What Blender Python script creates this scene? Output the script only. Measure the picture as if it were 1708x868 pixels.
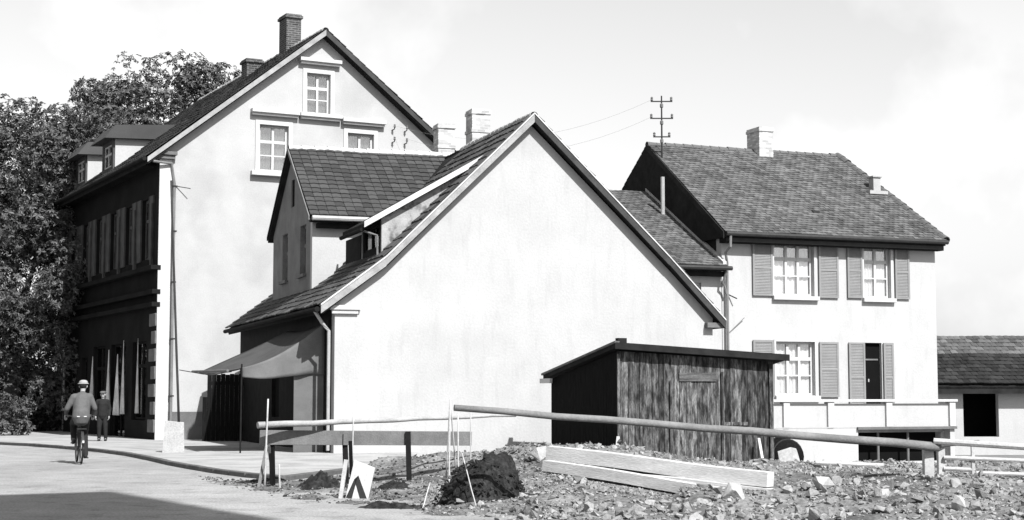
import bpy, bmesh, math, random
import numpy as np
from mathutils import Vector, Matrix, noise
for o in list(bpy.data.objects): bpy.data.objects.remove(o)
sc = bpy.context.scene
C = sc.collection
rad = math.radians
rnd = random.Random(7)

# ---------------------------------------------------------------- camera, sky, sun, exposure
F_PX = 2650.0; EYE = 1.55; PITCH = math.atan2(226, F_PX)
cam_d = bpy.data.cameras.new('camera'); cam = bpy.data.objects.new('camera', cam_d); C.objects.link(cam)
cam_d.sensor_width = 36; cam_d.lens = 36 * F_PX / 1708; cam_d.clip_start = 0.1; cam_d.clip_end = 2000
cam.location = (0, 0, EYE); cam.rotation_euler = (math.pi / 2 + PITCH, 0, 0)
sc.camera = cam
SUN_AZ = Vector((0.514, -0.857)).normalized(); SUN_EL = rad(46)
world = bpy.data.worlds.new('World'); sc.world = world; world.use_nodes = True
wn = world.node_tree; wn.nodes.clear()
def WN(t, **k):
    n = wn.nodes.new(t)
    for a, b in k.items(): setattr(n, a, b)
    return n
sky = WN('ShaderNodeTexSky', sky_type='NISHITA', sun_disc=False, sun_elevation=SUN_EL,
         sun_rotation=math.atan2(SUN_AZ.x, SUN_AZ.y), air_density=1.0, dust_density=0.8, ozone_density=1.0)
bw = WN('ShaderNodeSeparateColor')               # black and white film sensitive to blue: skies come out pale
tc = WN('ShaderNodeTexCoord'); cn = WN('ShaderNodeTexNoise'); cr = WN('ShaderNodeValToRGB'); mul = WN('ShaderNodeMath', operation='MULTIPLY')
cn.inputs['Scale'].default_value = 4.2; cn.inputs['Detail'].default_value = 6; cn.inputs['Roughness'].default_value = 0.55
cr.color_ramp.elements[0].position = 0.47; cr.color_ramp.elements[0].color = (1, 1, 1, 1)
cr.color_ramp.elements[1].position = 0.56; cr.color_ramp.elements[1].color = (1.16, 1.16, 1.16, 1)
bg = WN('ShaderNodeBackground'); bg.inputs['Strength'].default_value = 0.069
wo = WN('ShaderNodeOutputWorld')
wl = wn.links.new
wl(sky.outputs[0], bw.inputs[0]); wl(tc.outputs['Generated'], cn.inputs['Vector']); wl(cn.outputs[0], cr.inputs[0])
wl(bw.outputs[2], mul.inputs[0]); wl(cr.outputs[0], mul.inputs[1]); wl(mul.outputs[0], bg.inputs['Color']); wl(bg.outputs[0], wo.inputs[0])
sun_d = bpy.data.lights.new('sun', 'SUN'); sun_d.energy = 4.0; sun_d.angle = rad(0.5); sun_d.color = (1, 1, 1)
sun = bpy.data.objects.new('sun', sun_d); C.objects.link(sun)
to_sun = Vector((SUN_AZ.x * math.cos(SUN_EL), SUN_AZ.y * math.cos(SUN_EL), math.sin(SUN_EL)))
sun.rotation_euler = to_sun.to_track_quat('Z', 'Y').to_euler(); sun.location = (20, -20, 40)
vs = sc.view_settings; vs.view_transform = 'Standard'; vs.look = 'None'; vs.gamma = 1; vs.exposure = 1.2; vs.use_curve_mapping = False

# ---------------------------------------------------------------- materials (all neutral greys)
MATS = {}
def mat(name, v, var=0.15, scale=2.0, rough=0.85, bump=0.15, bscale=30, stretch=None, var2=0.12, spec=0.12):
    m = bpy.data.materials.new(name); m.use_nodes = True; nt = m.node_tree; L = nt.links.new
    b = nt.nodes['Principled BSDF']; b.inputs['Roughness'].default_value = rough
    b.inputs['Specular IOR Level'].default_value = spec
    t = nt.nodes.new('ShaderNodeTexCoord'); src = t.outputs['Object']
    if stretch:
        mp = nt.nodes.new('ShaderNodeMapping'); mp.inputs['Scale'].default_value = stretch; L(src, mp.inputs['Vector']); src = mp.outputs[0]
    n1 = nt.nodes.new('ShaderNodeTexNoise'); n1.inputs['Scale'].default_value = scale; n1.inputs['Detail'].default_value = 5; n1.inputs['Roughness'].default_value = 0.6
    n2 = nt.nodes.new('ShaderNodeTexNoise'); n2.inputs['Scale'].default_value = bscale; n2.inputs['Detail'].default_value = 4
    L(src, n1.inputs['Vector']); L(src, n2.inputs['Vector'])
    oi = nt.nodes.new('ShaderNodeObjectInfo')
    def mr(s, lo, hi, a=0.3, z=0.7):
        r = nt.nodes.new('ShaderNodeMapRange'); r.inputs[1].default_value = a; r.inputs[2].default_value = z
        r.inputs[3].default_value = lo; r.inputs[4].default_value = hi; L(s, r.inputs[0]); return r.outputs[0]
    def mm(a, c):
        k = nt.nodes.new('ShaderNodeMath'); k.operation = 'MULTIPLY'; L(a, k.inputs[0])
        if isinstance(c, float): k.inputs[1].default_value = c
        else: L(c, k.inputs[1])
        return k.outputs[0]
    val = mm(mm(mr(n1.outputs[0], 1 - var, 1 + var), mr(n2.outputs[0], 1 - var2, 1 + var2)), float(v))
    cc = nt.nodes.new('ShaderNodeCombineColor'); 
    for i in range(3): L(val, cc.inputs[i])
    L(cc.outputs[0], b.inputs['Base Color'])
    if bump:
        bp = nt.nodes.new('ShaderNodeBump'); bp.inputs['Strength'].default_value = bump; bp.inputs['Distance'].default_value = 0.02
        L(n2.outputs[0], bp.inputs['Height']); L(bp.outputs[0], b.inputs['Normal'])
    m['val'] = v; MATS[name] = m
    return m
def add_factor(m, build):
    """multiply a further procedural factor (0..n socket) into the base colour"""
    nt = m.node_tree; b = nt.nodes['Principled BSDF']; src = b.inputs['Base Color'].links[0].from_socket
    mx = nt.nodes.new('ShaderNodeMix'); mx.data_type = 'RGBA'; mx.blend_type = 'MULTIPLY'; mx.inputs[0].default_value = 1
    nt.links.new(src, mx.inputs[6]); nt.links.new(build(nt), mx.inputs[7]); nt.links.new(mx.outputs[2], b.inputs['Base Color'])
def per_object(m, lo, hi):
    def f(nt):
        oi = nt.nodes.new('ShaderNodeObjectInfo'); r = nt.nodes.new('ShaderNodeMapRange'); r.inputs[3].default_value = lo; r.inputs[4].default_value = hi
        nt.links.new(oi.outputs['Random'], r.inputs[0]); return r.outputs[0]
    add_factor(m, f)
def per_island(m, lo, hi):
    def f(nt):
        g = nt.nodes.new('ShaderNodeNewGeometry'); r = nt.nodes.new('ShaderNodeMapRange'); r.inputs[3].default_value = lo; r.inputs[4].default_value = hi
        nt.links.new(g.outputs['Random Per Island'], r.inputs[0]); return r.outputs[0]
    add_factor(m, f)
def ramp_noise(m, scale, lo, p0, p1, stretch=(1, 1, 1), detail=6):
    def f(nt):
        t = nt.nodes.new('ShaderNodeTexCoord'); mp = nt.nodes.new('ShaderNodeMapping'); mp.inputs['Scale'].default_value = stretch
        n = nt.nodes.new('ShaderNodeTexNoise'); n.inputs['Scale'].default_value = scale; n.inputs['Detail'].default_value = detail
        r = nt.nodes.new('ShaderNodeMapRange'); r.inputs[1].default_value = p0; r.inputs[2].default_value = p1; r.inputs[3].default_value = lo; r.inputs[4].default_value = 1.0
        nt.links.new(t.outputs['Object'], mp.inputs[0]); nt.links.new(mp.outputs[0], n.inputs['Vector']); nt.links.new(n.outputs[0], r.inputs[0]); return r.outputs[0]
    add_factor(m, f)
def bricks(m, sc_=1.0, mortar=1.8, vert=False):
    def f(nt):
        t = nt.nodes.new('ShaderNodeTexCoord'); sp = nt.nodes.new('ShaderNodeSeparateXYZ'); ad = nt.nodes.new('ShaderNodeMath'); ad.operation = 'ADD'
        cb = nt.nodes.new('ShaderNodeCombineXYZ'); br = nt.nodes.new('ShaderNodeTexBrick')
        nt.links.new(t.outputs['Object'], sp.inputs[0]); nt.links.new(sp.outputs[0], ad.inputs[0]); nt.links.new(sp.outputs[1], ad.inputs[1])
        nt.links.new(ad.outputs[0], cb.inputs[0]); nt.links.new(sp.outputs[2], cb.inputs[1]); nt.links.new(cb.outputs[0], br.inputs['Vector'])
        br.inputs['Scale'].default_value = sc_; br.inputs['Brick Width'].default_value = 0.26; br.inputs['Row Height'].default_value = 0.085; br.inputs['Mortar Size'].default_value = 0.012
        br.inputs['Color1'].default_value = (0.6, 0.6, 0.6, 1); br.inputs['Color2'].default_value = (1.25, 1.25, 1.25, 1); br.inputs['Mortar'].default_value = (mortar,) * 3 + (1,)
        return br.outputs[0]
    add_factor(m, f)

PL_WHITE = mat('white_plaster', 0.365, 0.06, 0.7, 0.9, 0.25, 18, var2=0.05)
ramp_noise(PL_WHITE, 0.55, 0.94, 0.36, 0.5)
ramp_noise(PL_WHITE, 2.2, 0.955, 0.38, 0.46, (2.0, 2.0, 0.35))
PL_BIG = mat('lime_plaster', 0.35, 0.07, 0.8, 0.9, 0.25, 22, var2=0.06)
ramp_noise(PL_BIG, 0.5, 0.88, 0.38, 0.52)
PL_TRIM = mat('white_trim', 0.42, 0.06, 2, 0.8, 0.1, 30)
PL_GREY = mat('shaded_plaster', 0.15, 0.2, 1.5, 0.9, 0.25, 25)  # plaster of the shaded cross gable front, shade put into the tone
PL_PLINTH = mat('grey_plinth', 0.11, 0.18, 1.5, 0.9, 0.4, 25)
FACADE = mat('shade_black_facade', 0.012, 0.3, 1.0, 0.8, 0.2, 20, spec=0.03)  # shade of the street side put into an almost black colour
DARKWOOD_SHADE = mat('dark_timber_and_shade', 0.014, 0.3, 3, 0.8, 0.2, 30, spec=0.03)  # dark timber; also carries the shade of the low house's street wall
GREYWOOD = mat('grey_timber', 0.12, 0.25, 3, 0.85, 0.3, 40)
FACWOOD = mat('grey_facade_joinery', 0.06, 0.3, 2, 0.7, 0.1, 40)
PALEWOOD = mat('pale_timber', 0.46, 0.15, 1.2, 0.8, 0.3, 14, stretch=(1, 1, 6))
FENCEWOOD = mat('whitewashed_timber', 0.36, 0.15, 3, 0.8, 0.2, 30)
BARGE = mat('weathered_bargeboard', 0.26, 0.25, 2.5, 0.8, 0.2, 30)
BARGE_D = mat('shadowed_bargeboard', 0.045, 0.3, 2.5, 0.8, 0.2, 30)  # right rakes: overhang shadow put into the board colour
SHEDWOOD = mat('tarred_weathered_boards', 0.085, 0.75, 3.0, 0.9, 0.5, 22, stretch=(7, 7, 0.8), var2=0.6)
ramp_noise(SHEDWOOD, 2.4, 0.3, 0.4, 0.56, (5, 5, 1.2)); per_object(SHEDWOOD, 0.5, 1.75)
SHEDPATCH = mat('bleached_board', 0.085, 0.5, 3.0, 0.9, 0.4, 22, stretch=(1, 7, 7), var2=0.4)
SHEDSIDE = mat('tarred_shaded_boards', 0.009, 0.4, 3.0, 0.9, 0.4, 22, stretch=(7, 7, 0.8), spec=0.03)  # shed side's shade put into the colour; also for dark boards elsewhere
TARFELT = mat('roofing_felt', 0.02, 0.3, 3, 0.85, 0.2, 30, spec=0.03)
TILE_D = mat('dark_roof_tile', 0.048, 0.15, 0.9, 0.75, 0.3, 60, var2=0.25); per_object(TILE_D, 0.72, 1.28)
TILE_R = mat('plain_roof_tile', 0.085, 0.22, 0.6, 0.75, 0.3, 60, var2=0.2); per_island(TILE_R, 0.6, 1.4)
TILE_S = mat('weathered_roof_tile', 0.055, 0.3, 0.8, 0.75, 0.3, 60, var2=0.2); per_island(TILE_S, 0.55, 1.45)
TILE_B = mat('sooty_roof_tile', 0.022, 0.3, 0.8, 0.75, 0.3, 60, var2=0.2); per_island(TILE_B, 0.6, 1.4)
RIDGE = mat('mortared_ridge_tile', 0.36, 0.25, 3, 0.8, 0.2, 30)
SLATE = mat('slate_cladding', 0.020, 0.3, 2, 0.6, 0.2, 40, spec=0.03)
ZINC = mat('zinc', 0.15, 0.15, 3, 0.5, 0.05, 30)
ZINC_L = mat('pale_zinc', 0.3, 0.12, 3, 0.5, 0.05, 30)
IRON = mat('dark_iron', 0.03, 0.2, 5, 0.5, 0.1, 40)
BRICK_D = mat('sooty_brick', 0.055, 0.3, 3, 0.9, 0.3, 40); bricks(BRICK_D, 1.0, 2.6)
BRICK_L = mat('whitewashed_brick', 0.44, 0.12, 3, 0.9, 0.3, 40); bricks(BRICK_L, 1.0, 0.8)
CHEEK = mat('patched_plaster', 0.28, 0.25, 2.2, 0.9, 0.4, 25); ramp_noise(CHEEK, 3.5, 0.45, 0.34, 0.46)
SHUT = mat('grey_shutter_paint', 0.19, 0.08, 3, 0.7, 0.1, 40)
CURTAIN = mat('white_curtain', 0.7, 0.08, 4, 0.9, 0.1, 40)
GREYBLIND = mat('grey_blind', 0.12, 0.1, 4, 0.9, 0.1, 40)
BLACK = mat('dark_interior', 0.006, 0.1, 3, 0.9, 0, 30, spec=0.02)
CLOTH = mat('grey_canvas', 0.06, 0.2, 1.6, 0.9, 0.25, 60)
CLOTH_D = mat('dull_canvas', 0.11, 0.2, 1.6, 0.9, 0.25, 60)
PALECLOTH = mat('pale_cloth', 0.50, 0.3, 2.5, 0.9, 0.2, 40)
ROAD = mat('dusty_road', 0.26, 0.16, 0.9, 0.95, 0.7, 26, var2=0.3); ramp_noise(ROAD, 0.35, 0.8, 0.36, 0.6, (1, 0.35, 1)); ramp_noise(ROAD, 2.5, 0.75, 0.34, 0.44)
PAVE = mat('pavement_stone', 0.3, 0.10, 0.8, 0.9, 0.3, 14, var2=0.1); ramp_noise(PAVE, 0.8, 0.82, 0.36, 0.55)
KERB = mat('kerb_stone', 0.085, 0.25, 2, 0.9, 0.4, 14)
YARD = mat('yard_ground', 0.16, 0.2, 0.5, 0.95, 0.5, 8, var2=0.2)
SOIL = mat('dug_soil', 0.165, 0.35, 1.6, 0.95, 0.9, 16, var2=0.4); ramp_noise(SOIL, 0.7, 0.5, 0.38, 0.6)
DARKSOIL = mat('dark_earth', 0.019, 0.5, 4, 0.95, 0.9, 16, var2=0.5)
CLOD = mat('earth_clod', 0.06, 0.3, 4, 0.95, 0.5, 30); per_island(CLOD, .4, 1.8)
STONE = mat('rubble_stone', 0.225, 0.2, 4, 0.9, 0.5, 30, var2=0.2); per_island(STONE, 0.5, 1.2)
BIGSTONE = mat('pale_stone', 0.33, 0.15, 4, 0.9, 0.5, 20)
GRANITE = mat('granite_block', 0.31, 0.12, 4, 0.9, 0.4, 30, var2=0.15)
SIGNW = mat('white_sign_paint', 0.38, 0.12, 4, 0.7, 0.1, 30)
SIGNB = mat('black_sign_paint', 0.02, 0.1, 4, 0.7, 0.1, 30)
LEAF = mat('leaf', 0.06, 0.3, 0.6, 0.5, 0, 30, spec=0.25); per_island(LEAF, 0.3, 1.75)
BARK = mat('bark', 0.05, 0.3, 3, 0.95, 0.5, 20)
SKIN = mat('skin', 0.26, 0.05, 5, 0.6, 0, 30)
JACKET = mat('grey_jacket_cloth', 0.085, 0.15, 5, 0.9, 0.2, 80)
DARKCLOTH = mat('dark_cloth', 0.018, 0.2, 5, 0.9, 0.2, 80)
CAPW = mat('pale_cap_cloth', 0.26, 0.1, 5, 0.9, 0.1, 80)
RUBBER = mat('black_rubber', 0.02, 0.1, 5, 0.8, 0, 40)
WIRE = mat('wire_metal', 0.2, 0.1, 5, 0.5, 0, 40)
PORC = mat('porcelain', 0.12, 0.1, 5, 0.3, 0, 40)
def glass(name, gl, tint=0.02):
    m = bpy.data.materials.new(name); m.use_nodes = True; nt = m.node_tree; nt.nodes.clear(); L = nt.links.new
    o = nt.nodes.new('ShaderNodeOutputMaterial'); mx = nt.nodes.new('ShaderNodeMixShader'); tr = nt.nodes.new('ShaderNodeBsdfTransparent'); g = nt.nodes.new('ShaderNodeBsdfGlossy')
    g.inputs['Roughness'].default_value = 0.03; tr.inputs[0].default_value = (0.95, 0.95, 0.95, 1); g.inputs[0].default_value = (0.9, 0.9, 0.9, 1)
    n = nt.nodes.new('ShaderNodeTexNoise'); n.inputs['Scale'].default_value = 3; bp = nt.nodes.new('ShaderNodeBump'); bp.inputs['Strength'].default_value = 0.06
    L(n.outputs[0], bp.inputs['Height']); L(bp.outputs[0], g.inputs['Normal'])
    mx.inputs[0].default_value = gl; L(tr.outputs[0], mx.inputs[1]); L(g.outputs[0], mx.inputs[2]); L(mx.outputs[0], o.inputs[0]); return m
GLASS = glass('window_glass', 0.16)

# ---------------------------------------------------------------- mesh helpers
def obj(name, me, parent=None, m=None):
    o = bpy.data.objects.new(name, me); C.objects.link(o); o.parent = parent
    if m is not None and me is not None and not me.materials: me.materials.append(m)
    return o
def tag(o, label=None, cat=None, group=None, kind=None):
    for k, v in (('label', label), ('category', cat), ('group', group), ('kind', kind)):
        if v: o[k] = v
    return o
def empty(name, loc, rz=0, label=None, cat=None, group=None):
    o = bpy.data.objects.new(name, None); C.objects.link(o); o.location = loc; o.rotation_euler = (0, 0, rz); o.empty_display_size = 0.3
    return tag(o, label, cat, group)
def GX(u, z, d): return (u, d, z)              # wall in the local x/z plane, depth along +y
def GY(u, z, d): return (d, u, z)              # wall in the local y/z plane, depth along +x
class MB:
    def __init__(s): s.v = []; s.f = []
    def add(s, vs_, fs_):
        b = len(s.v); s.v += [tuple(p) for p in vs_]; s.f += [tuple(i + b for i in f) for f in fs_]; return s
    def box(s, x0, x1, y0, y1, z0, z1, M=None):
        P = [(x, y, z) for x in (x0, x1) for y in (y0, y1) for z in (z0, z1)]
        if M: P = [M(*p) for p in P]
        return s.add(P, [(0, 1, 3, 2), (4, 6, 7, 5), (0, 4, 5, 1), (2, 3, 7, 6), (0, 2, 6, 4), (1, 5, 7, 3)])
    def bM(s, M, u0, u1, z0, z1, d0, d1):
        return s.box(u0, u1, z0, z1, d0, d1, M)
    def quad(s, a, b, c, d): return s.add([a, b, c, d], [(0, 1, 2, 3)])
    def prism(s, pts, off):
        n = len(pts); off = Vector(off); P = [Vector(p) for p in pts] + [Vector(p) + off for p in pts]
        return s.add(P, [tuple(range(n)), tuple(range(2 * n - 1, n - 1, -1))] + [(i, (i + 1) % n, n + (i + 1) % n, n + i) for i in range(n)])
    def tube(s, pts, rs, n=8, caps=True):
        pts = [Vector(p) for p in pts]
        if not hasattr(rs, '__len__'): rs = [rs] * len(pts)
        R = []
        up = Vector((0, 0, 1))
        for i, p in enumerate(pts):
            t = (pts[min(i + 1, len(pts) - 1)] - pts[max(i - 1, 0)]).normalized()
            a = up if abs(t.dot(up)) < 0.95 else Vector((0, 1, 0))
            x = t.cross(a).normalized(); y = t.cross(x).normalized()
            for k in range(n):
                an = 2 * math.pi * k / n; R.append(p + (x * math.cos(an) + y * math.sin(an)) * rs[i])
        fs_ = [(i * n + k, i * n + (k + 1) % n, (i + 1) * n + (k + 1) % n, (i + 1) * n + k) for i in range(len(pts) - 1) for k in range(n)]
        if caps: fs_ += [tuple(range(n)), tuple(range(len(pts) * n - 1, len(pts) * n - n - 1, -1))]
        return s.add(R, fs_)
    def beam(s, p0, p1, w, h, up=(0, 0, 1)):
        p0 = Vector(p0); p1 = Vector(p1); t = (p1 - p0).normalized(); x = t.cross(Vector(up)).normalized(); y = x.cross(t).normalized()
        P = [p + x * a * w / 2 + y * b * h / 2 for p in (p0, p1) for a, b in ((-1, -1), (1, -1), (1, 1), (-1, 1))]
        return s.add(P, [(0, 1, 2, 3), (7, 6, 5, 4), (0, 4, 5, 1), (1, 5, 6, 2), (2, 6, 7, 3), (3, 7, 4, 0)])
    def lathe(s, prof, cx=0, cy=0, n=14):
        R = [(cx + r * math.cos(2 * math.pi * k / n), cy + r * math.sin(2 * math.pi * k / n), z) for r, z in prof for k in range(n)]
        return s.add(R, [(i * n + k, i * n + (k + 1) % n, (i + 1) * n + (k + 1) % n, (i + 1) * n + k) for i in range(len(prof) - 1) for k in range(n)] + [tuple(range(n)), tuple(range(len(prof) * n - 1, len(prof) * n - n - 1, -1))])
    def mesh(s, name, m=None, smooth=False, bevel=0, weld=False):
        me = bpy.data.meshes.new(name); me.from_pydata(s.v, [], s.f)
        bm = bmesh.new(); bm.from_mesh(me)
        if weld: bmesh.ops.remove_doubles(bm, verts=bm.verts, dist=1e-4)
        if bevel:
            bmesh.ops.bevel(bm, geom=list(bm.edges), offset=bevel, segments=2, affect='EDGES', profile=0.5)
        bmesh.ops.recalc_face_normals(bm, faces=bm.faces); bm.to_mesh(me); bm.free()
        if smooth: me.polygons.foreach_set('use_smooth', [True] * len(me.polygons))
        if m: me.materials.append(m)
        return me
    def build(s, name, m, parent=None, smooth=False, bevel=0, weld=False):
        return obj(name, s.mesh(name, m, smooth, bevel, weld), parent)
def fast_mesh(name, V, Q, m):
    """V (n,3), Q (k,4) numpy arrays"""
    me = bpy.data.meshes.new(name); me.vertices.add(len(V)); me.vertices.foreach_set('co', np.asarray(V, np.float32).ravel())
    k = Q.shape[1]; me.loops.add(Q.size); me.loops.foreach_set('vertex_index', Q.astype(np.int32).ravel())
    me.polygons.add(len(Q)); me.polygons.foreach_set('loop_start', np.arange(0, Q.size, k, dtype=np.int32)); me.polygons.foreach_set('loop_total', np.full(len(Q), k, np.int32))
    me.update(calc_edges=True); me.validate(); me.shade_flat()
    if m: me.materials.append(m)
    return me
def wall(mb, M, prof, zb, holes, t):
    """wall with openings: prof = [(u, ztop)...] polyline, holes = [(u0,u1,z0,z1)]"""
    us = sorted(set([p[0] for p in prof] + [h[i] for h in holes for i in (0, 1)]))
    def top(u):
        for (a, za), (b, zb_) in zip(prof, prof[1:]):
            if a <= u <= b: return za + (zb_ - za) * (u - a) / (b - a) if b > a else za
        return prof[-1][1]
    for a, b in zip(us, us[1:]):
        mid = (a + b) / 2; cuts = sorted((h[2], h[3]) for h in holes if h[0] < mid < h[1]); z = zb; segs = []
        for c0, c1 in cuts:
            if c0 > z: segs.append((z, z, c0, c0))
            z = c1
        segs.append((z, z, top(a), top(b)))
        for z0a, z0b, z1a, z1b in segs:
            for d in (0, t): mb.quad(M(a, z0a, d), M(b, z0b, d), M(b, z1b, d), M(a, z1a, d))
        mb.quad(M(a, top(a), 0), M(b, top(b), 0), M(b, top(b), t), M(a, top(a), t))
    for h in holes:
        for a, b in (((h[0], h[2]), (h[0], h[3])), ((h[1], h[2]), (h[1], h[3])), ((h[0], h[2]), (h[1], h[2])), ((h[0], h[3]), (h[1], h[3]))):
            if abs(a[1] - zb) < 1e-6 and abs(b[1] - zb) < 1e-6: continue
            mb.quad(M(*a, 0), M(*b, 0), M(*b, t), M(*a, t))
    for u in (us[0], us[-1]): mb.quad(M(u, zb, 0), M(u, top(u), 0), M(u, top(u), t), M(u, zb, t))
    return mb
def window(parent, M, u0, u1, z0, z1, cols, bars, rec=0.12, fw=0.06, fm=PL_TRIM, back=None, back_d=0.25, drape=True):
    """framed window: bars = relative heights of the cross bars; each pane a sub-part"""
    mb = MB(); d0, d1 = rec, rec + 0.06
    mb.bM(M, u0, u0 + fw, z0, z1, d0, d1); mb.bM(M, u1 - fw, u1, z0, z1, d0, d1); mb.bM(M, u0 + fw, u1 - fw, z0, z0 + fw, d0, d1); mb.bM(M, u0 + fw, u1 - fw, z1 - fw, z1, d0, d1)
    iu0, iu1, iz0, iz1 = u0 + fw, u1 - fw, z0 + fw, z1 - fw
    ue = [iu0 + (iu1 - iu0) * i / cols for i in range(cols + 1)]; ze = [iz0] + [iz0 + (iz1 - iz0) * b for b in bars] + [iz1]
    for u in ue[1:-1]: mb.bM(M, u - fw * 0.6, u + fw * 0.6, iz0, iz1, d0 - 0.012, d1 + 0.004)
    for i, z in enumerate(ze[1:-1]):
        w = fw * (0.75 if i == len(ze) - 3 else 0.32)
        for a, b in zip(ue, ue[1:]): mb.bM(M, a, b, z - w, z + w, d0 - 0.006, d1 + 0.002)
    w = mb.build('window', fm, parent)
    for a, b in zip(ue, ue[1:]):
        for c, e in zip(ze, ze[1:]):
            MB().bM(M, a, b, c, e, d0 + 0.025, d0 + 0.031).build('pane', GLASS, w)
    if back:
        c = MB(); n = 28; k = back_d
        P = [(u0 + (u1 - u0) * i / n, k + 0.025 * math.sin(i * 1.9) + 0.012 * math.sin(i * 4.1)) for i in range(n + 1)]
        for (a, da), (b, db) in zip(P, P[1:]): c.quad(M(a, z0, da), M(b, z0, db), M(b, z1, db), M(a, z1, da))
        c.build('curtain', back, w)
    MB().bM(M, u0 - 0.05, u1 + 0.05, z0 - 0.05, z1 + 0.05, back_d + 0.12, back_d + 0.14).build('dark_room', BLACK, w)
    return w
def lerp(a, b, t): return Vector(a) + (Vector(b) - Vector(a)) * t
def tile_verts(w, l, th):
    # u across, v up the slope, lower edge thick and proud
    P = []
    for v, zb, zt in ((0, th * 0.7, th * 1.8), (l, 0.0, th * 0.8)):
        P += [(0.02 * w, v, zb), (0.98 * w, v, zb), (0.98 * w, v, zt), (0.5 * w, v, zt + th * 0.45), (0.02 * w, v, zt)]
    return P, [(4, 3, 2, 1, 0), (5, 6, 7, 8, 9), (0, 1, 6, 5), (1, 2, 7, 6), (2, 3, 8, 7), (3, 4, 9, 8), (4, 0, 5, 9)]
def tiles(parent, A, B, Ct, D, tw, tl, m, th=0.022, single=False, name='roof_tiles', half=True, seed=1):
    """tiles on the plane A-B (eave) to D-C (top); laid in courses"""
    r = random.Random(seed); A, B, Ct, D = map(Vector, (A, B, Ct, D))
    U = (B - A).normalized(); N = U.cross((D - A)).normalized(); V = N.cross(U).normalized()
    if N.z < 0: N = -N
    H = (D - A).dot(V); n = max(1, round(H / tl)); tl = H / n
    mb = MB(); P0, F0 = tile_verts(tw, tl * 1.06, th); me = None
    if single: me = MB().add(P0, F0).mesh('tile', m)
    for k in range(n):
        t = k / n; a = lerp(A, D, t); b = lerp(B, Ct, t); a2 = lerp(A, D, (k + 1) / n); b2 = lerp(B, Ct, (k + 1) / n)
        u0 = min((a - A).dot(U), (a2 - A).dot(U)); u1 = max((b - A).dot(U), (b2 - A).dot(U))
        if (D - A).dot(U) > 0.3: u0 = (a - A).dot(U)
        if (Ct - B).dot(U) < -0.3: u1 = (b - A).dot(U)
        c = math.floor(u0 / tw) * tw - (tw / 2 if half and k % 2 else 0)
        while c < u1 - 0.02:
            lo, hi = max(c, u0), min(c + tw, u1)
            if hi - lo > 0.05:
                o = A + U * lo + V * (k * tl + r.uniform(-.012, .012)) + N * r.uniform(0, .009); o = o + N * (.028 + .028 * noise.noise(o * .55)) * (1 if H > 1.5 else 0)
                tilt = r.uniform(-.03, .03); s = (hi - lo) / tw
                if single:
                    ob = obj('tile', me, parent); Ut = (U + N * tilt).normalized()
                    ob.matrix_local = Matrix(((Ut.x * s, V.x, N.x, o.x), (Ut.y * s, V.y, N.y, o.y), (Ut.z * s, V.z, N.z, o.z), (0, 0, 0, 1)))
                else:
                    mb.add([o + U * p[0] * s + V * p[1] + N * (p[2] + tilt * p[0]) for p in P0], F0)
            c += tw
    if not single:
        o = mb.build(name, m, parent); o['kind'] = 'stuff'; return o
def ridge_tiles(parent, p0, p1, m, r=0.13, l=0.38, single=True):
    p0, p1 = Vector(p0), Vector(p1); L = (p1 - p0).length; n = max(1, round(L / l)); t = (p1 - p0) / n; x = t.cross(Vector((0, 0, 1))).normalized(); z = x.cross(t).normalized()
    P = []; 
    for v, rr in ((0, r * 1.08), (1.06, r * 0.9)):
        for q in (1, .9):
            for i in range(7):
                a = math.pi * i / 6; P.append(t * v + x * math.cos(a) * rr * q + z * (math.sin(a) * rr * q - r * 0.45))
    Fs = [(i, i + 1, 14 + i + 1, 14 + i) for i in range(6)] + [(7 + i, 21 + i, 21 + i + 1, 7 + i + 1) for i in range(6)] + [(i, 7 + i, 8 + i, i + 1) for i in range(6)] + [(14 + i, 15 + i, 22 + i, 21 + i) for i in range(6)]
    me = MB().add(P, Fs).mesh('ridge_tile', m)
    for k in range(n):
        o = obj('ridge_tile', me, parent); o.location = p0 + t * k + Vector((0, 0, rnd.uniform(-.012, .012)))
def slab(parent, name, m, A, B, Ct, D, th):
    A, B, Ct, D = map(Vector, (A, B, Ct, D)); N = (B - A).cross(D - A).normalized()
    if N.z < 0: N = -N
    return MB().prism([A, B, Ct, D], -N * th).build(name, m, parent)
def chimney(parent, x0, x1, y0, y1, z0, z1, m, capm, capo=0.06, bands=(), pots=0):
    c = MB().box(x0, x1, y0, y1, z0, z1 - 0.16).build('chimney', m, parent)
    k = MB().box(x0 - capo, x1 + capo, y0 - capo, y1 + capo, z1 - 0.16, z1 - 0.06); k.box(x0 - capo * .3, x1 + capo * .3, y0 - capo * .3, y1 + capo * .3, z1 - 0.06, z1); k.build('chimney_cap', capm, c)
    for b in bands: MB().box(x0 - .03, x1 + .03, y0 - .03, y1 + .03, b, b + .1).build('chimney_band', capm, c)
    return c

# ---------------------------------------------------------------- ground
def sst(a, b, x):
    t = min(1, max(0, (x - a) / (b - a))); return t * t * (3 - 2 * t)
def gz(x, y): return -0.09 * sst(44, 55, y)
def grid(name, xs, ys, zf, m, kind='structure', parent=None, smooth=True):
    V = [(x, y, zf(x, y)) for y in ys for x in xs]; n = len(xs)
    Fq = [(j * n + i, j * n + i + 1, (j + 1) * n + i + 1, (j + 1) * n + i) for j in range(len(ys) - 1) for i in range(n - 1)]
    me = bpy.data.meshes.new(name); me.from_pydata(V, [], Fq); me.materials.append(m)
    if smooth: me.polygons.foreach_set('use_smooth', [True] * len(Fq))
    o = obj(name, me, parent)
    if kind: o['kind'] = kind
    return o
ys_g = [-300, -40, 0, 15, 30, 44, 46, 48, 50, 52, 55, 62, 80, 140, 400, 1200]
def yard_drop(x, y): return 0.60 * sst(4.8, 7.5, x) * sst(28.5, 34, y)
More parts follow.
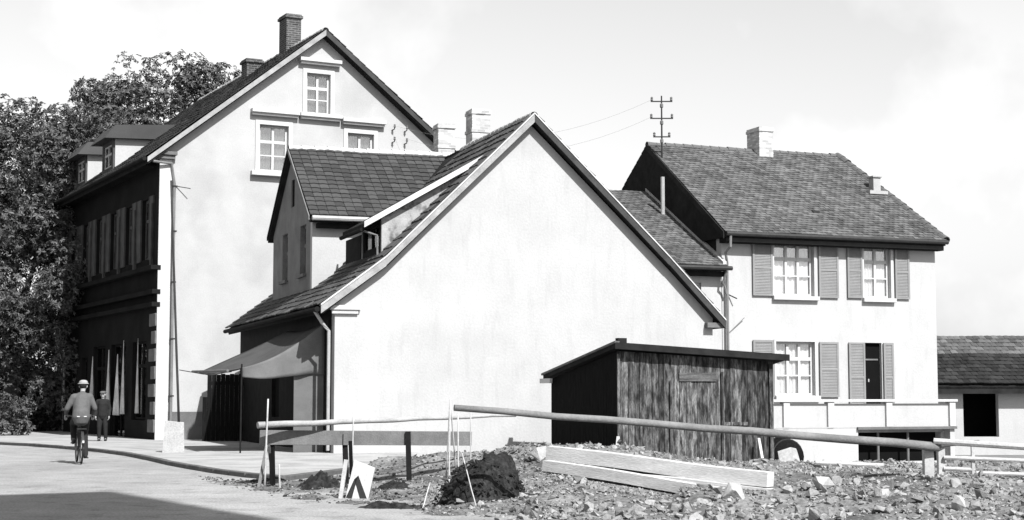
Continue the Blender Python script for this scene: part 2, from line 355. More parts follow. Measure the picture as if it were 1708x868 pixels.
grid('ground', [-900, -200, -60, -30, -15, 0, 3] + [4 + .5 * i for i in range(12)] + [12, 15, 30, 60, 200, 900], sorted(set(ys_g + [28 + .5 * i for i in range(18)])), lambda x, y: gz(x, y) - 0.06 - yard_drop(x, y), YARD)
# the street: one sheet from the camera away to the left
def rx(y):  # right edge of the road (hidden below pavement and soil)
    return 4.0 if y < 20 else 4.0 - (y - 20) * 0.42
road_ys = [-40, -10, 0, 10, 15, 20, 24, 28, 32, 36, 40, 44, 46, 48, 50, 52, 54, 56, 60, 70, 90, 130]
V = []; 
for y in road_ys:
    for i in range(9): V.append((rx(y) - 13 - 10 * (y > 60) + (13 + 10 * (y > 60)) * i / 8, y, gz(0, y)))
me = bpy.data.meshes.new('street'); me.from_pydata(V, [], [(j * 9 + i, j * 9 + i + 1, j * 9 + i + 10, j * 9 + i + 9) for j in range(len(road_ys) - 1) for i in range(8)])
me.materials.append(ROAD); tag(obj('street', me), kind='structure')
# pavement along the houses with kerb stones
kerb = [(-24.0, 66.0), (-20.5, 59.0), (-17.3, 53.6), (-15.3, 50.9), (-12.9, 46.6), (-11.3, 43.9), (-9.8, 41.0), (-8.6, 38.2), (-7.6, 35.7), (-6.8, 33.9), (-5.9, 32.0), (-5.0, 30.4), (-4.2, 29.3)]
inner = [(-16, 75), (-14, 66), (-11, 62), (-9, 60), (-7, 58), (-6, 54), (-4, 50), (-3, 47), (-2.8, 45), (-2.6, 43), (-2.4, 41), (-2.4, 38.5), (-2.8, 34.5)]
PH = 0.085
pv = MB()
rows = 6
pts = [[lerp((*k, gz(*k) + PH), (*i_, gz(*i_) + PH), t / rows) for t in range(rows + 1)] for k, i_ in zip(kerb, inner)]
for a, b in zip(pts, pts[1:]):
    for t in range(rows): pv.quad(a[t], a[t + 1], b[t + 1], b[t])
pave = pv.build('pavement', PAVE); tag(pave, kind='structure')
cum = 0
for (a, b) in zip(kerb, kerb[1:]):
    a3 = Vector((*a, gz(*a))); b3 = Vector((*b, gz(*b))); L = (b3 - a3).length; n = max(1, round(L / 1.0))
    for k in range(n):
        p = lerp(a3, b3, (k + .01) / n); q = lerp(a3, b3, (k + .99) / n); h = PH + rnd.uniform(.004, .012)
        MB().beam(p + Vector((0, 0, h - .14)), q + Vector((0, 0, h - .14)), 0.16, 0.28).build('kerb_stone', KERB, pave, bevel=0.015)

for (a, b) in (((-4.15, 29.35), (-3.55, 31.5)), ((-3.55, 31.5), (-2.75, 34.6)), ((-2.75, 34.6), (-2.35, 38.6))):
    n = max(1, round(math.dist(a, b) / 1.0))
    for k in range(n):
        p = lerp((*a, 0), (*b, 0), (k + .01) / n); q = lerp((*a, 0), (*b, 0), (k + .99) / n); MB().beam(p + Vector((0, 0, PH - .13)), q + Vector((0, 0, PH - .13)), .18, .27).build('kerb_stone', KERB, pave, bevel=.015)

# dug-up ground and rubble
SOILP = [(-7.0, 34.3), (-6.0, 29.6), (-3.4, 23.6), (-1.8, 21.6), (-0.2, 19.4), (1.0, 16.0), (2.0, 10.0), (26, 8), (26, 30.5), (8, 31.5), (5.4, 34.5), (4.0, 38.5), (1.0, 42), (-2.2, 41.6), (-2.7, 37.5), (-3.3, 32.2), (-3.6, 30.0), (-4.1, 28.9), (-5.1, 30.1), (-6.0, 31.8), (-6.8, 33.6)]
def pdist(x, y):
    ins = False; d = 1e9; n = len(SOILP)
    for i in range(n):
        x1, y1 = SOILP[i]; x2, y2 = SOILP[(i + 1) % n]
        if (y1 > y) != (y2 > y) and x < (x2 - x1) * (y - y1) / (y2 - y1) + x1: ins = not ins
        dx, dy = x2 - x1, y2 - y1; t = max(0, min(1, ((x - x1) * dx + (y - y1) * dy) / (dx * dx + dy * dy)))
        d = min(d, math.hypot(x - x1 - t * dx, y - y1 - t * dy))
    return d if ins else -d
def seg_d(x, y, a, b):
    dx, dy = b[0] - a[0], b[1] - a[1]; t = max(0, min(1, ((x - a[0]) * dx + (y - a[1]) * dy) / (dx * dx + dy * dy)))
    return math.hypot(x - a[0] - t * dx, y - a[1] - t * dy), t
def fbm(x, y, s, o=4):
    return noise.fractal(Vector((x * s, y * s, 3.7)), 1.0, 2.0, o)
BEDS = (((.62, 26.2), (3.87, 24.0), .52, .20), ((.54, 25.7), (3.52, 23.2), .35, -.03), ((1.9, 24.98), (4.45, 23.6), .26, .08))
def tz(x, y, rough=True):
    e = pdist(x, y) + 0.35 * fbm(x, y, 0.7)
    mk = sst(0.0, 0.7, e)
    d1, t1 = seg_d(x, y, (-1.9, 31.5), (0.9, 29.0)); d2, t2 = seg_d(x, y, (0.5, 25.6), (1.6, 24.6))
    right = sst(-0.7, 1.6, x)
    h = 0.05 + (0.34 + 0.24 * t1) * math.exp(-(d1 / 1.6) ** 2) + right * (0.03 + 0.32 * sst(19.0 - 3.0 * sst(3.2, 5.2, x), 24.5 - sst(3.2, 5.2, x), y) - 0.36 * sst(27.5, 33, y)) + 0.10 * math.exp(-(d2 / 1.0) ** 2)
    h = min(h, 0.64)
    if rough: h += 0.07 * fbm(x, y, 0.9) + 0.035 * fbm(x + 9, y, 3.0)
    z = -0.03 - yard_drop(x, y) - 0.12 * sst(0.0, -0.6, e) + mk * h + (0.03 * fbm(x, y, 2.0) * mk if rough else 0)
    for a_, b_, za, zb in BEDS:
        d_, t_ = seg_d(x, y, a_, b_); k_ = 0.10 if (x - a_[0]) * (b_[1] - a_[1]) - (y - a_[1]) * (b_[0] - a_[0]) > 0 and 0 < t_ < 1 else 0.6
        z = min(z, za + (zb - za) * t_ - 0.03 + max(0, d_ - .12) * k_)
    return z
xs = [-8 + i * 0.16 for i in range(0, 126)] + [12.5 + i for i in range(14)]
ysr = [9 + i for i in range(6)] + [15 + i * 0.14 for i in range(145)] + [35.5 + i * .5 for i in range(22)]
grid('dug_ground', xs, ysr, tz, SOIL)
def rock_mesh(r, n=10):
    bm = bmesh.new()
    for _ in range(n):
        v = Vector((r.gauss(0, 1), r.gauss(0, 1), r.gauss(0, 1))).normalized() * r.uniform(.75, 1.1); bm.verts.new(v)
    res = bmesh.ops.convex_hull(bm, input=bm.verts); bmesh.ops.delete(bm, geom=[g for g in res['geom_interior'] if isinstance(g, bmesh.types.BMVert)], context='VERTS')
    bm.verts.index_update()
    P = np.array([v.co[:] for v in bm.verts]); T = np.array([[v.index for v in f.verts] for f in bm.faces]); bm.free(); return P, T
rr = random.Random(3)
protos = [rock_mesh(rr, rr.randint(8, 13)) for _ in range(14)]
VV, TT = [], []; nb = 0
rs = np.random.RandomState(5)
def add_rock(x, y, s, sink=0.3, zf=tz):
    global nb
    P, T = protos[rs.randint(14)]
    a, b, c = rs.uniform(0, 6.28, 3); ca, sa, cb, sb = math.cos(a), math.sin(a), math.cos(b), math.sin(b)
    R = np.array([[ca, -sa, 0], [sa, ca, 0], [0, 0, 1]]) @ np.array([[1, 0, 0], [0, cb, -sb], [0, sb, cb]])
    Q = (P * np.array([1, rs.uniform(.5, 1), rs.uniform(.35, .9)]) * s) @ R.T + np.array([x, y, zf(x, y) + s * (0.5 - sink)])
    VV.append(Q); TT.append(T + nb); nb += len(P)
cnt = 0
while cnt < 29000:
    x, y = rs.uniform(-6.5, 10), rs.uniform(15.5, 33)
    if pdist(x, y) < 0.2: continue
    wgt = sst(-2.4, 0.6, x)
    if rs.rand() > 0.4 + 0.6 * wgt: continue
    if y > 28 and rs.rand() < .35: continue
    s = 0.019 * math.exp(rs.normal(0, 0.55))
    if min(seg_d(x, y, b_[0], b_[1])[0] for b_ in BEDS) < .16: continue
    if 1.2 < x < 3.9 and seg_d(x, y, *BEDS[1][:2])[0] < .9 and y < 25.6: s = min(s, .02)
    s *= .7 + .3 * wgt
    if wgt > .6 and (seg_d(x, y, *BEDS[1][:2])[0] > .9) and rs.rand() < .10 + .22 * sst(24, 19, y): s *= 2.1
    add_rock(x, y, min(s, 0.13), rs.uniform(.1, .5)); cnt += 1
st = obj('rubble', fast_mesh('rubble', np.vstack(VV), np.vstack(TT), STONE)); tag(st, 'loose broken rubble strewn over the dug ground', 'rubble', kind='stuff')

# ---------------------------------------------------------------- large gabled house (behind, left)
B = empty('large_gabled_house', (-12.39, 55.76, -0.09), rad(27.6), 'tall pale plastered gabled house with a street front coloured dark for shade, at the left', 'house')
BW, BL, BE, BA = 12.0, 15.6, 10.32, 15.05
holes = [(3.58, 4.68, 9.81, 11.51), (5.38, 6.30, 12.08, 13.59), (7.02, 8.07, 9.78, 11.46)]
mb = MB(); wall(mb, GX, [(0, BE), (5.98, BA), (BW, BE)], -0.3, holes, 0.35); mb.build('gable_wall', PL_BIG, B)
mb = MB()
fh = [(v, v + 1.05, 6.55, 8.75) for v in (1.5, 3.9, 6.3, 8.7, 11.1, 13.3)]
gh = [(1.6, 3.6, 0.75, 3.6), (4.6, 6.9, 0.0, 3.6), (7.9, 9.9, 0.75, 3.6), (10.9, 12.0, 0.0, 3.2), (12.9, 14.6, 0.75, 3.6)]
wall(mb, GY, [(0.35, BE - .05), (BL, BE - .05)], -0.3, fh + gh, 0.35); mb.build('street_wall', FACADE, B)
MB().box(0, BW, BL - .3, BL, -0.3, BE).build('back_wall', PL_BIG, B); MB().box(BW - .35, BW, .36, BL - .31, -0.3, BE - .05).build('side_wall', PL_BIG, B)
MB().prism([(0.3, BL - .25, BE), (BW - .3, BL - .25, BE), (5.98, BL - .25, BA - .2)], (0, .2, 0)).build('back_gable', PL_BIG, B)
MB().box(0.02, BW, -0.04, -0.003, -0.3, 1.07).build('plinth', PL_PLINTH, B)
for a in (3.58, 7.02): pass
for (u0, u1, z0, z1) in holes: 
    window(B, GX, u0, u1, z0, z1, 2, (0.34, 0.66) if u0 == 5.38 else (0.33, 0.66), 0.14, 0.075, back=GREYBLIND, back_d=.3)
    f = MB(); t = .16
    f.box(u0 - t, u0 - .01, -.045, -.003, z0 - .02, z1 + t); f.box(u1 + .01, u1 + t, -.045, -.003, z0 - .02, z1 + t); f.box(u0 - .01, u1 + .01, -.045, -.003, z1 + .01, z1 + t); f.build('window_surround', PL_TRIM, B)
for (u0, u1, z, w) in ((3.25, 4.98, 9.62, .16), (6.7, 8.4, 9.55, .16)): MB().box(u0, u1, -.22, -.003, z, z + w).build('sill', PL_TRIM, B, bevel=.01)
for (u0, u1, z) in ((3.22, 5.05, 11.93), (5.08, 6.72, 11.93), (6.75, 8.5, 11.86), (5.05, 6.68, 14.0)):
    k = MB().box(u0, u1, -.26, -.003, z, z + .13); k.box(u0 + .04, u1 - .04, -.18, -.003, z - .09, z); k.build('hood_mould', PL_TRIM, B, bevel=.008)
# corner pilaster with bands and quoins
MB().box(-.10, .34, -.09, -.003, 0.0, BE - .35).build('corner_pilaster', PL_TRIM, B)
MB().box(-.10, -.003, -.05, .42, 0.0, BE - .35).build('corner_pilaster', FACADE, B)  # street face of the pilaster coloured dark as its shaded side
k = MB().box(-.22, .42, -.2, .5, BE - .34, BE - .2); k.box(-.3, .48, -.27, .6, BE - .2, BE - .08); k.build('pilaster_capital', GREYWOOD, B, bevel=.01)
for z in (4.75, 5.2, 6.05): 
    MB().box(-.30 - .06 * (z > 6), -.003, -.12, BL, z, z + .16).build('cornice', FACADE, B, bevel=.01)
for i in range(7): MB().box(-.16, -.1, -.085, .75 - .3 * (i % 2), .35 + i * .62, .8 + i * .62).build('quoin', GREYWOOD, B, bevel=.02)
for (u0, u1, z0, z1) in fh:
    window(B, GY, u0, u1, z0, z1, 2, (.66,), .12, .07, FACWOOD, back=None)
    for a in (u0 - .62, u1 + .04):
        s_ = MB().box(-.05, -.004, a, a + .58, z0 - .05, z1 + .05); s_.box(-.065, -.05, a, a + .06, z0 - .05, z1 + .05); s_.box(-.065, -.05, a + .52, a + .58, z0 - .05, z1 + .05); s_.build('shutter', FACWOOD, B)
for v in (.95, 3.35, 5.75, 8.15, 10.55, 12.85, 15.1): MB().box(-.12, -.004, v - .07, v + .07, 6.22, 8.5).build('pilaster_strip', FACWOOD, B, bevel=.01)
for (u0, u1, z0, z1) in gh:
    window(B, GY, u0, u1, z0 + .02, z1, 2, (.7,), .14, .08, DARKWOOD_SHADE, back=None)
# pale drapes hanging gathered in the shop front
for i, (v, z0, z1, w) in enumerate(((14.6, 1.0, 4.1, .55), (9.3, 1.6, 3.2, .6), (6.6, .9, 3.4, .75), (5.2, .9, 3.2, .8), (4.3, .95, 3.7, .3), (2.2, 1.0, 3.7, .22))):
    d = MB(); n = 14; ring = []
    for k in range(9):
        t = k / 8; wz = w * (0.10 + 0.9 * (1 - t) ** 1.4); z = z0 + (z1 - z0) * t
        ring.append([(-.12 - .05 - .06 * (1 - t) * math.sin(j * 2.1 + i), v + wz * (j / n - .5), z) for j in range(n + 1)])
    for a, b in zip(ring, ring[1:]):
        for j in range(n): d.quad(a[j], a[j + 1], b[j + 1], b[j])
    o = d.build('hanging_drape', PALECLOTH, B, smooth=True, weld=True); sm = o.modifiers.new('thickness', 'SOLIDIFY'); sm.thickness = .012
# roof
ov = .35; sl = (BA - BE) / 5.98
eL = (-.62, BE - .62 * sl + .12); ap = (5.98, BA + .14); eR = (BW + .5, BE - .5 * sl + .12)
roofB = MB().prism([(eL[0], -ov, eL[1]), (ap[0], -ov, ap[1]), (eR[0], -ov, eR[1]), (eR[0] - .05, -ov, eR[1] - .2), (ap[0], -ov, ap[1] - .22), (eL[0] + .05, -ov, eL[1] - .2)], (0, BL + 2 * ov, 0)).build('roof', TARFELT, B)
tiles(roofB, (eL[0] - .05, -ov, eL[1]), (eL[0] - .05, BL + ov, eL[1]), (ap[0], BL + ov, ap[1] + .02), (ap[0], -ov, ap[1] + .02), .3, .33, TILE_B, seed=2)
tiles(roofB, (eR[0] + .05, BL + ov, eR[1]), (eR[0] + .05, -ov, eR[1]), (ap[0], -ov, ap[1] + .02), (ap[0], BL + ov, ap[1] + .02), .3, .33, TILE_B, seed=3)
ridge_tiles(roofB, (ap[0], -ov, ap[1] + .05), (ap[0], BL + ov, ap[1] + .05), RIDGE)
for s in (0, 1):
    e = eL if s == 0 else eR
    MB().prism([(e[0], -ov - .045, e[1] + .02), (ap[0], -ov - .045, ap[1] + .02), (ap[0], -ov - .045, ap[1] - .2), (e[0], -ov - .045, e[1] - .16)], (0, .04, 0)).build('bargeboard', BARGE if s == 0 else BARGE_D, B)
MB().tube([(eL[0] - .1, -ov, eL[1] - .03), (eL[0] - .1, BL + ov, eL[1] - .03)], .08).build('gutter', DARKWOOD_SHADE, B)
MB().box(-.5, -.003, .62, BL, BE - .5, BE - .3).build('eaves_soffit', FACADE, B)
chimney(B, 5.62, 6.22, 3.0, 3.85, 13.2, 16.52, BRICK_D, BRICK_D, .06)
chimney(B, 4.85, 5.48, 5.5, 6.2, 13.0, 15.15, BRICK_D, BRICK_D, .06)
# dormers on the street slope
for y0, y1 in ((7.2, 9.2), (12.0, 14.0)):
    def zr(x): return eL[1] + (x - eL[0]) * sl
    d = MB(); z1 = 11.75; xe = 1.85
    for yy in (y0, y1 - .08): d.prism([(.06, yy, zr(.06) - .1), (.06, yy, z1), (xe, yy, z1 + .12), (xe, yy, zr(xe) - .1)], (0, .08, 0))
    dm = d.build('dormer', PL_WHITE, B)
    dw = MB(); wall(dw, GY, [(y0 + .081, z1), (y1 - .081, z1)], zr(.06) - .1, [(y0 + .35, y1 - .35, zr(.06) + .2, z1 - .15)], .1); dw2 = dw.build('dormer_front', FACWOOD, dm)
    dm2 = MB().prism([(-.42, y0 - .25, z1 - .02), (2.5, y0 - .25, z1 + .1), (2.5, y0 - .25, z1 + .72), (.0, y0 - .25, z1 + .52)], (0, y1 - y0 + .5, 0)).build('dormer_roof', TILE_D, dm)
    window(B, GY, y0 + .36, y1 - .36, zr(.06) + .21, z1 - .16, 2, (.6,), .04, .06, PL_TRIM)
# rain pipe and wall fittings
MB().tube([(-.4, -.3, eL[1] - .1), (.3, -.16, BE - .5), (.42, -.14, BE - 1.2), (.44, -.14, 0.3), (.44, -.24, .05)], .05).build('downpipe', ZINC, B)
for z in (1.6, 3.6, 5.6, 7.4, 9): MB().box(.36, .52, -.2, -.04, z, z + .05).build('pipe_bracket', IRON, B)
MB().tube([(.5, -.003, 9.05), (.95, -.32, 8.95)], .015).build('wall_hook', IRON, B)
for (u, z) in ((8.85, 11.72), (9.36, 11.70), (8.85, 11.24), (9.36, 11.22)):
    k = MB().tube([(u, 0, z), (u, -.18, z), (u, -.2, z + .06)], .02); k.build('insulator_bracket', IRON, B); MB().lathe([(.03, z + .05), (.05, z + .09), (.035, z + .13), (.045, z + .17), (.01, z + .19)], u, -.2, 8).build('insulator', PORC, B)

# ---------------------------------------------------------------- front gabled house with cross gable and dormer
S = empty('white_gabled_house', (-4.54, 40.69, 0), rad(19), 'broad low house with a big blank white gable in the middle', 'house')
SW, SL = 10.7, 14.7
PROF = [(-.42, 3.80), (1.28, 5.07), (5.35, 9.05), (9.28, 5.30), (10.98, 3.58)]     # roof surface
def zroof(x):
    for (a, za), (b, zb) in zip(PROF, PROF[1:]):
        if a <= x <= b: return za + (zb - za) * (x - a) / (b - a)
mb = MB(); wall(mb, GX, [(0, zroof(0) - .16), (1.28, 5.07 - .2), (5.35, 9.05 - .24), (9.28, 5.3 - .2), (SW, zroof(SW) - .16)], -.2, [], .35); mb.build('gable_wall', PL_WHITE, S)
mb = MB(); wall(mb, GY, [(.36, zroof(0) - .18), (SL, zroof(0) - .18)], -.2, [(4.0, 5.2, 0.02, 2.1), (7.5, 8.7, .9, 2.2)], .3); mb.build('street_wall', DARKWOOD_SHADE, S)  # wall coloured near black to carry the shade under the eave
MB().box(.1, .12, 3.9, 8.8, 0, 2.4).build('dark_room', BLACK, S)
MB().box(SW - .3, SW, .36, SL, -.2, 3.5).build('side_wall', PL_WHITE, S); 
MB().prism([(0.02, SL - .3, -.2), (SW - .31, SL - .3, -.2), (SW - .31, SL - .3, 3.5), (5.35, SL - .3, 8.75), (0.02, SL - .3, 3.7)], (0, .3, 0)).build('back_gable_wall', PL_WHITE, S)
so = .24
pp = [(x, -so, z) for x, z in PROF] + [(x + (.06 if i < 2 else 0), -so, z - .17) for i, (x, z) in reversed(list(enumerate(PROF)))]
roofS = MB().prism(pp, (0, SL + 2 * so, 0)).build('roof', TARFELT, S)
Y0, Y1 = -so, SL + so
tiles(roofS, (-.46, Y0, 3.80), (-.46, Y1, 3.80), (1.28, Y1, 5.08), (1.28, Y0, 5.08), .26, .3, TILE_S, .03, seed=5, half=False)
tiles(roofS, (1.26, Y0, 5.08), (1.26, 5.6, 5.08), (5.35, 5.6, 9.07), (5.35, Y0, 9.07), .26, .36, TILE_S, .035, seed=6, half=False)
tiles(roofS, (10.98, Y1, 3.6), (10.98, Y0, 3.6), (9.28, Y0, 5.32), (9.28, Y1, 5.32), .26, .3, TILE_S, .03, seed=7)
tiles(roofS, (9.28, Y1, 5.32), (9.28, Y0, 5.32), (5.35, Y0, 9.07), (5.35, Y1, 9.07), .26, .33, TILE_S, .03, seed=8)
ridge_tiles(roofS, (5.35, Y0, 9.1), (5.35, 6.2, 9.1), RIDGE, .12)
for a, b in ((0, 1), (1, 2), (2, 3), (3, 4)):
    (x0, z0), (x1, z1) = PROF[a], PROF[b]
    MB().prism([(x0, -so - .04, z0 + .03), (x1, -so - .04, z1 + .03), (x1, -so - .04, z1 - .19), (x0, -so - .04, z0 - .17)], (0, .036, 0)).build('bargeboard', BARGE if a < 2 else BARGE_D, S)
    MB().prism([(x0, -so - .06, z0 + .075), (x1, -so - .06, z1 + .075), (x1, -so - .06, z1 + .032), (x0, -so - .06, z0 + .032)], (0, .2, 0)).build('verge_batten', PALEWOOD, S)
k = MB().box(-.14, .66, -.12, -.003, 3.74, 3.86); k.box(-.09, .6, -.08, -.003, 3.64, 3.74); k.build('cornice_return', PL_TRIM, S, bevel=.008)
k = MB().box(10.45, 10.95, -.2, -.003, 3.42, 3.56); k.build('cornice_return', GREYWOOD, S, bevel=.008)
MB().tube([(-.5, -.2, 3.74), (-.5, SL + .2, 3.74)], .07).build('gutter', DARKWOOD_SHADE, S)
MB().tube([(-.5, .1, 3.7), (-.3, .12, 3.4), (-.12, .14, 3.2), (-.12, .14, .15)], .045).build('downpipe', ZINC_L, S)
MB().box(-.09, -.003, .36, .62, -.1, 3.5).build('corner_post', DARKWOOD_SHADE, S)
# cross gable
CX, CY0, CY1, CYM, CZ, CE = .52, 5.4, 11.55, 8.48, 9.12, 6.85
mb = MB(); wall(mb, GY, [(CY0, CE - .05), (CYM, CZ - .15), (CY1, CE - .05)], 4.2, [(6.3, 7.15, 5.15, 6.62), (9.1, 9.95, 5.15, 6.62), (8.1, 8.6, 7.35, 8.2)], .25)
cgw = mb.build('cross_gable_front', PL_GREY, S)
for (a, b, c, d) in ((6.3, 7.15, 5.15, 6.62), (9.1, 9.95, 5.15, 6.62)):
    window(S, GY, a, b, c, d, 2, (.6,), .12, .07, GREYWOOD)
    MB().box(CX - .1, CX - .003, a - .1, b + .1, c - .1, c - .01).build('sill', GREYWOOD, S)
MB().box(.56, .6, 8.1, 8.6, 7.35, 8.2).build('loft_hatch', BLACK, S)
cgw.location = (CX, 0, 0)
for o in list(S.children):
    if o.name.startswith('window') and o.location.x == 0: o.location = (CX, 0, 0)
MB().box(CX - .002, 5.3, CY0 - .004, CY0 + .25, 4.2, CE - .08).build('cross_gable_side_wall', PL_WHITE, S)
MB().box(CX + .26, 5.3, CY1 - .25, CY1, 4.2, CE - .08).build('cross_gable_side_wall', PL_WHITE, S)
cs = (CZ - CE) / (CYM - CY0); ey0, ey1 = CY0 - .28, CY1 + .28; ez = CE - .28 * cs + .06; x0c, x1c = CX - .14, 5.75
crf = MB().prism([(x0c, ey0, ez), (x0c, CYM, CZ + .06), (x0c, ey1, ez), (x0c, ey1 - .04, ez - .16), (x0c, CYM, CZ - .12), (x0c, ey0 + .04, ez - .16)], (x1c - x0c, 0, 0)).build('cross_gable_roof', TARFELT, S)
tiles(crf, (x0c, ey0 - .04, ez), (x1c, ey0 - .04, ez), (x1c, CYM, CZ + .07), (x0c, CYM, CZ + .07), .28, .27, TILE_D, .03, single=True, seed=9, half=False)
tiles(crf, (x1c, ey1 + .04, ez), (x0c, ey1 + .04, ez), (x0c, CYM, CZ + .07), (x1c, CYM, CZ + .07), .28, .27, TILE_S, .03, seed=10)
ridge_tiles(crf, (x0c, CYM, CZ + .10), (x1c, CYM, CZ + .12), RIDGE, .15, .42)
for e, z in ((ey0, ez), (ey1, ez)):
    MB().prism([(x0c - .035, e, z + .03), (x0c - .035, CYM, CZ + .09), (x0c - .035, CYM, CZ - .05), (x0c - .035, e, z - .09)], (.032, 0, 0)).build('cross_gable_bargeboard', PL_GREY if e == ey0 else DARKWOOD_SHADE, S)
MB().tube([(x0c + .05, ey0 - .11, ez - .04), (3.2, ey0 - .11, ez - .04)], .075).build('cross_gable_gutter', ZINC_L, S)
MB().box(CX + .1, 4.4, ey0 + .05, CY0 - .003, ez - .3, ez - .17).build('cross_gable_soffit', DARKWOOD_SHADE, S)
# shed dormer
DX, DY0, DY1 = 1.40, .72, 2.95
def dz(x): return 6.22 + (x - 1.4) * .585
d = MB()
xm = 4.0
for yy in (DY0, DY1 - .1): d.prism([(DX, yy, zroof(DX) - .1), (DX, yy, dz(DX)), (xm, yy, dz(xm)), (xm, yy, zroof(xm) - .1)], (0, .1, 0))
dm = d.build('dormer', CHEEK, S)
dw = MB(); wall(dw, GY, [(DY0 + .101, dz(DX) - .02), (DY1 - .101, dz(DX) - .02)], zroof(DX) - .1, [(DY0 + .3, DY1 - .3, 5.45, 6.1)], .1); dw = dw.build('dormer_front', DARKWOOD_SHADE, dm); dw.location = (DX, 0, 0)
w_ = window(S, GY, DY0 + .31, DY1 - .31, 5.46, 6.09, 2, (), .03, .06, DARKWOOD_SHADE); w_.location = (DX, 0, 0)
MB().prism([(DX - .02, DY1 + .02, zroof(DX) - .1), (DX - .02, 4.8, zroof(DX) - .1), (DX - .02, 4.8, 6.0), (DX - .02, DY1 + .02, 6.0)], (.05, 0, 0)).build('open_shutter', DARKWOOD_SHADE, dm)
MB().prism([(DX - .5, DY0 - .18, dz(DX - .5) + .01), (4.5, DY0 - .18, dz(4.5) + .01), (4.5, DY0 - .18, dz(4.5) + .14), (DX - .5, DY0 - .18, dz(DX - .5) + .14)], (0, DY1 - DY0 + .36, 0)).build('dormer_roof', TARFELT, dm)
MB().prism([(DX - .52, DY0 - .22, dz(DX - .52) + .03), (4.3, DY0 - .22, dz(4.3) + .03), (4.3, DY0 - .22, dz(4.3) + .19), (DX - .52, DY0 - .22, dz(DX - .52) + .19)], (0, .036, 0)).build('dormer_verge_board', PALEWOOD, dm)
MB().tube([(DX - .55, DY0 - .1, dz(DX - .55)), (DX - .55, DY1 + .15, dz(DX - .55))], .06).build('dormer_gutter', DARKWOOD_SHADE, dm)
MB().tube([(DX - .5, DY0, dz(DX - .5) - .05), (DX - .12, DY0 + .02, dz(DX) - .45), (DX - .1, DY0 + .03, zroof(DX))], .03).build('dormer_downpipe', ZINC, dm)
# chimneys
chimney(S, 5.58, 6.16, 6.0, 6.65, 8.2, 10.33, BRICK_L, BRICK_L, .03, bands=(9.6,))
chimney(S, 6.2, 6.78, 11.8, 12.4, 7.4, 10.85, BRICK_L, BRICK_L, .04, bands=(10.0,))

# ---------------------------------------------------------------- awning of the front house
A = empty('canvas_awning', (-4.54, 40.69, 0), rad(19), 'sagging grey canvas awning with a side cloth over the dark doorway', 'awning')
def sheet(name, f, nu, nv, m, par, th=.015):
    d = MB(); g = [[f(i / nu, j / nv) for i in range(nu + 1)] for j in range(nv + 1)]
    for j in range(nv):
        for i in range(nu): d.quad(g[j][i], g[j][i + 1], g[j + 1][i + 1], g[j + 1][i])
    o = d.build(name, m, par, smooth=True, weld=True); k = o.modifiers.new('thickness', 'SOLIDIFY'); k.thickness = th; return o
def awn(u, v):       # u: wall -> outer, v: near -> far
    x = -.06 - 2.55 * u; y = .95 + 4.9 * v + .1 * u
    z = 3.44 - 1.24 * u - .26 * math.sin(math.pi * u) * (0.55 + .45 * math.cos(v * 3)) - .10 * math.sin(math.pi * v) + .012 * math.sin(u * 5 + v * 4)
    return (x, y, z)
sheet('canopy', awn, 18, 14, CLOTH, A)
def side(u, v):
    a = awn(u * .84, 0); zb = 2.04 + .06 * math.sin(u * 5 + 1) 
    return (a[0], a[1] - .03 + .05 * math.sin(u * 14) * v, a[2] + (min(zb, a[2] - .1) - a[2]) * v)
sheet('side_cloth', side, 22, 8, CLOTH_D, A)
MB().box(-.84, -.06, 1.0, 1.05, .02, 2.12).build('side_board', CLOTH_D, A)
MB().tube([(-2.62, .6, 2.18), (-2.66, 3.2, 2.2), (-2.7, 6.6, 2.24)], .035).build('front_rail', GREYWOOD, A)
MB().tube([(-2.2, 1.05, 0.02), (-2.2, 1.0, 2.36)], .022).build('post', DARKWOOD_SHADE, A)
# black boards added to stand for the shadow between the houses
G = empty('gap_shadow_boards', (-4.54, 40.69, 0), rad(19), 'added black boards standing for the shadow in the gap between the two gabled houses', 'shadow boards')
gb = [(-1.36 + .15 * i) for i in range(9)]
for i, x in enumerate(gb): MB().box(x, x + .142, 13.9, 13.94, .0, (1.5 if i == 0 else 2.28 - .03 * (i % 2))).build('board', SHEDSIDE, G)
MB().box(-1.3, 0, 13.95, 14.0, .4, .52).build('rail', SHEDSIDE, G); MB().box(-1.2, 0, 13.95, 14.0, 1.9, 2.02).build('rail', SHEDSIDE, G)

# ---------------------------------------------------------------- right house
R = empty('shuttered_house', (6.755, 51, -.2), rad(21), 'two-storey pale house with grey shutters and tiled roof, at the right', 'house')
RW, RD, RE, RR = 8.2, 10.4, 7.0, 10.45
up = [(1.92, 3.42, 5.0, 6.78), (5.35, 6.4, 5.0, 6.78)]; lo = [(1.95, 3.40, 1.75, 3.5)]; door = (5.35, 5.99, .9, 3.5)
mb = MB(); wall(mb, GX, [(0, RE), (RW, RE)], -.9, up + lo + [door], .35); mb.build('front_wall', PL_WHITE, R)
mb = MB(); wall(mb, GY, [(.36, RE + .1), (5.2, RR - .12), (RD, RE + .1)], -.9, [], .3); mb.build('party_wall', SLATE, R)
MB().box(.005, .29, .355, .9, -.1, 6.2).build('wall_return', PL_WHITE, R)
MB().box(RW - .3, RW, .36, RD, -.9, RE - .02).build('side_wall', PL_WHITE, R); MB().box(.31, RW - .31, RD - .3, RD, -.2, RE - .02).build('back_wall', PL_WHITE, R)
window(R, GX, *up[0], 3, (.36, .70), .14, .075, back=CURTAIN, back_d=.24); window(R, GX, *up[1], 2, (.36, .70), .14, .075, back=CURTAIN, back_d=.24); window(R, GX, *lo[0], 3, (.36, .70), .14, .075, back=CURTAIN, back_d=.24)
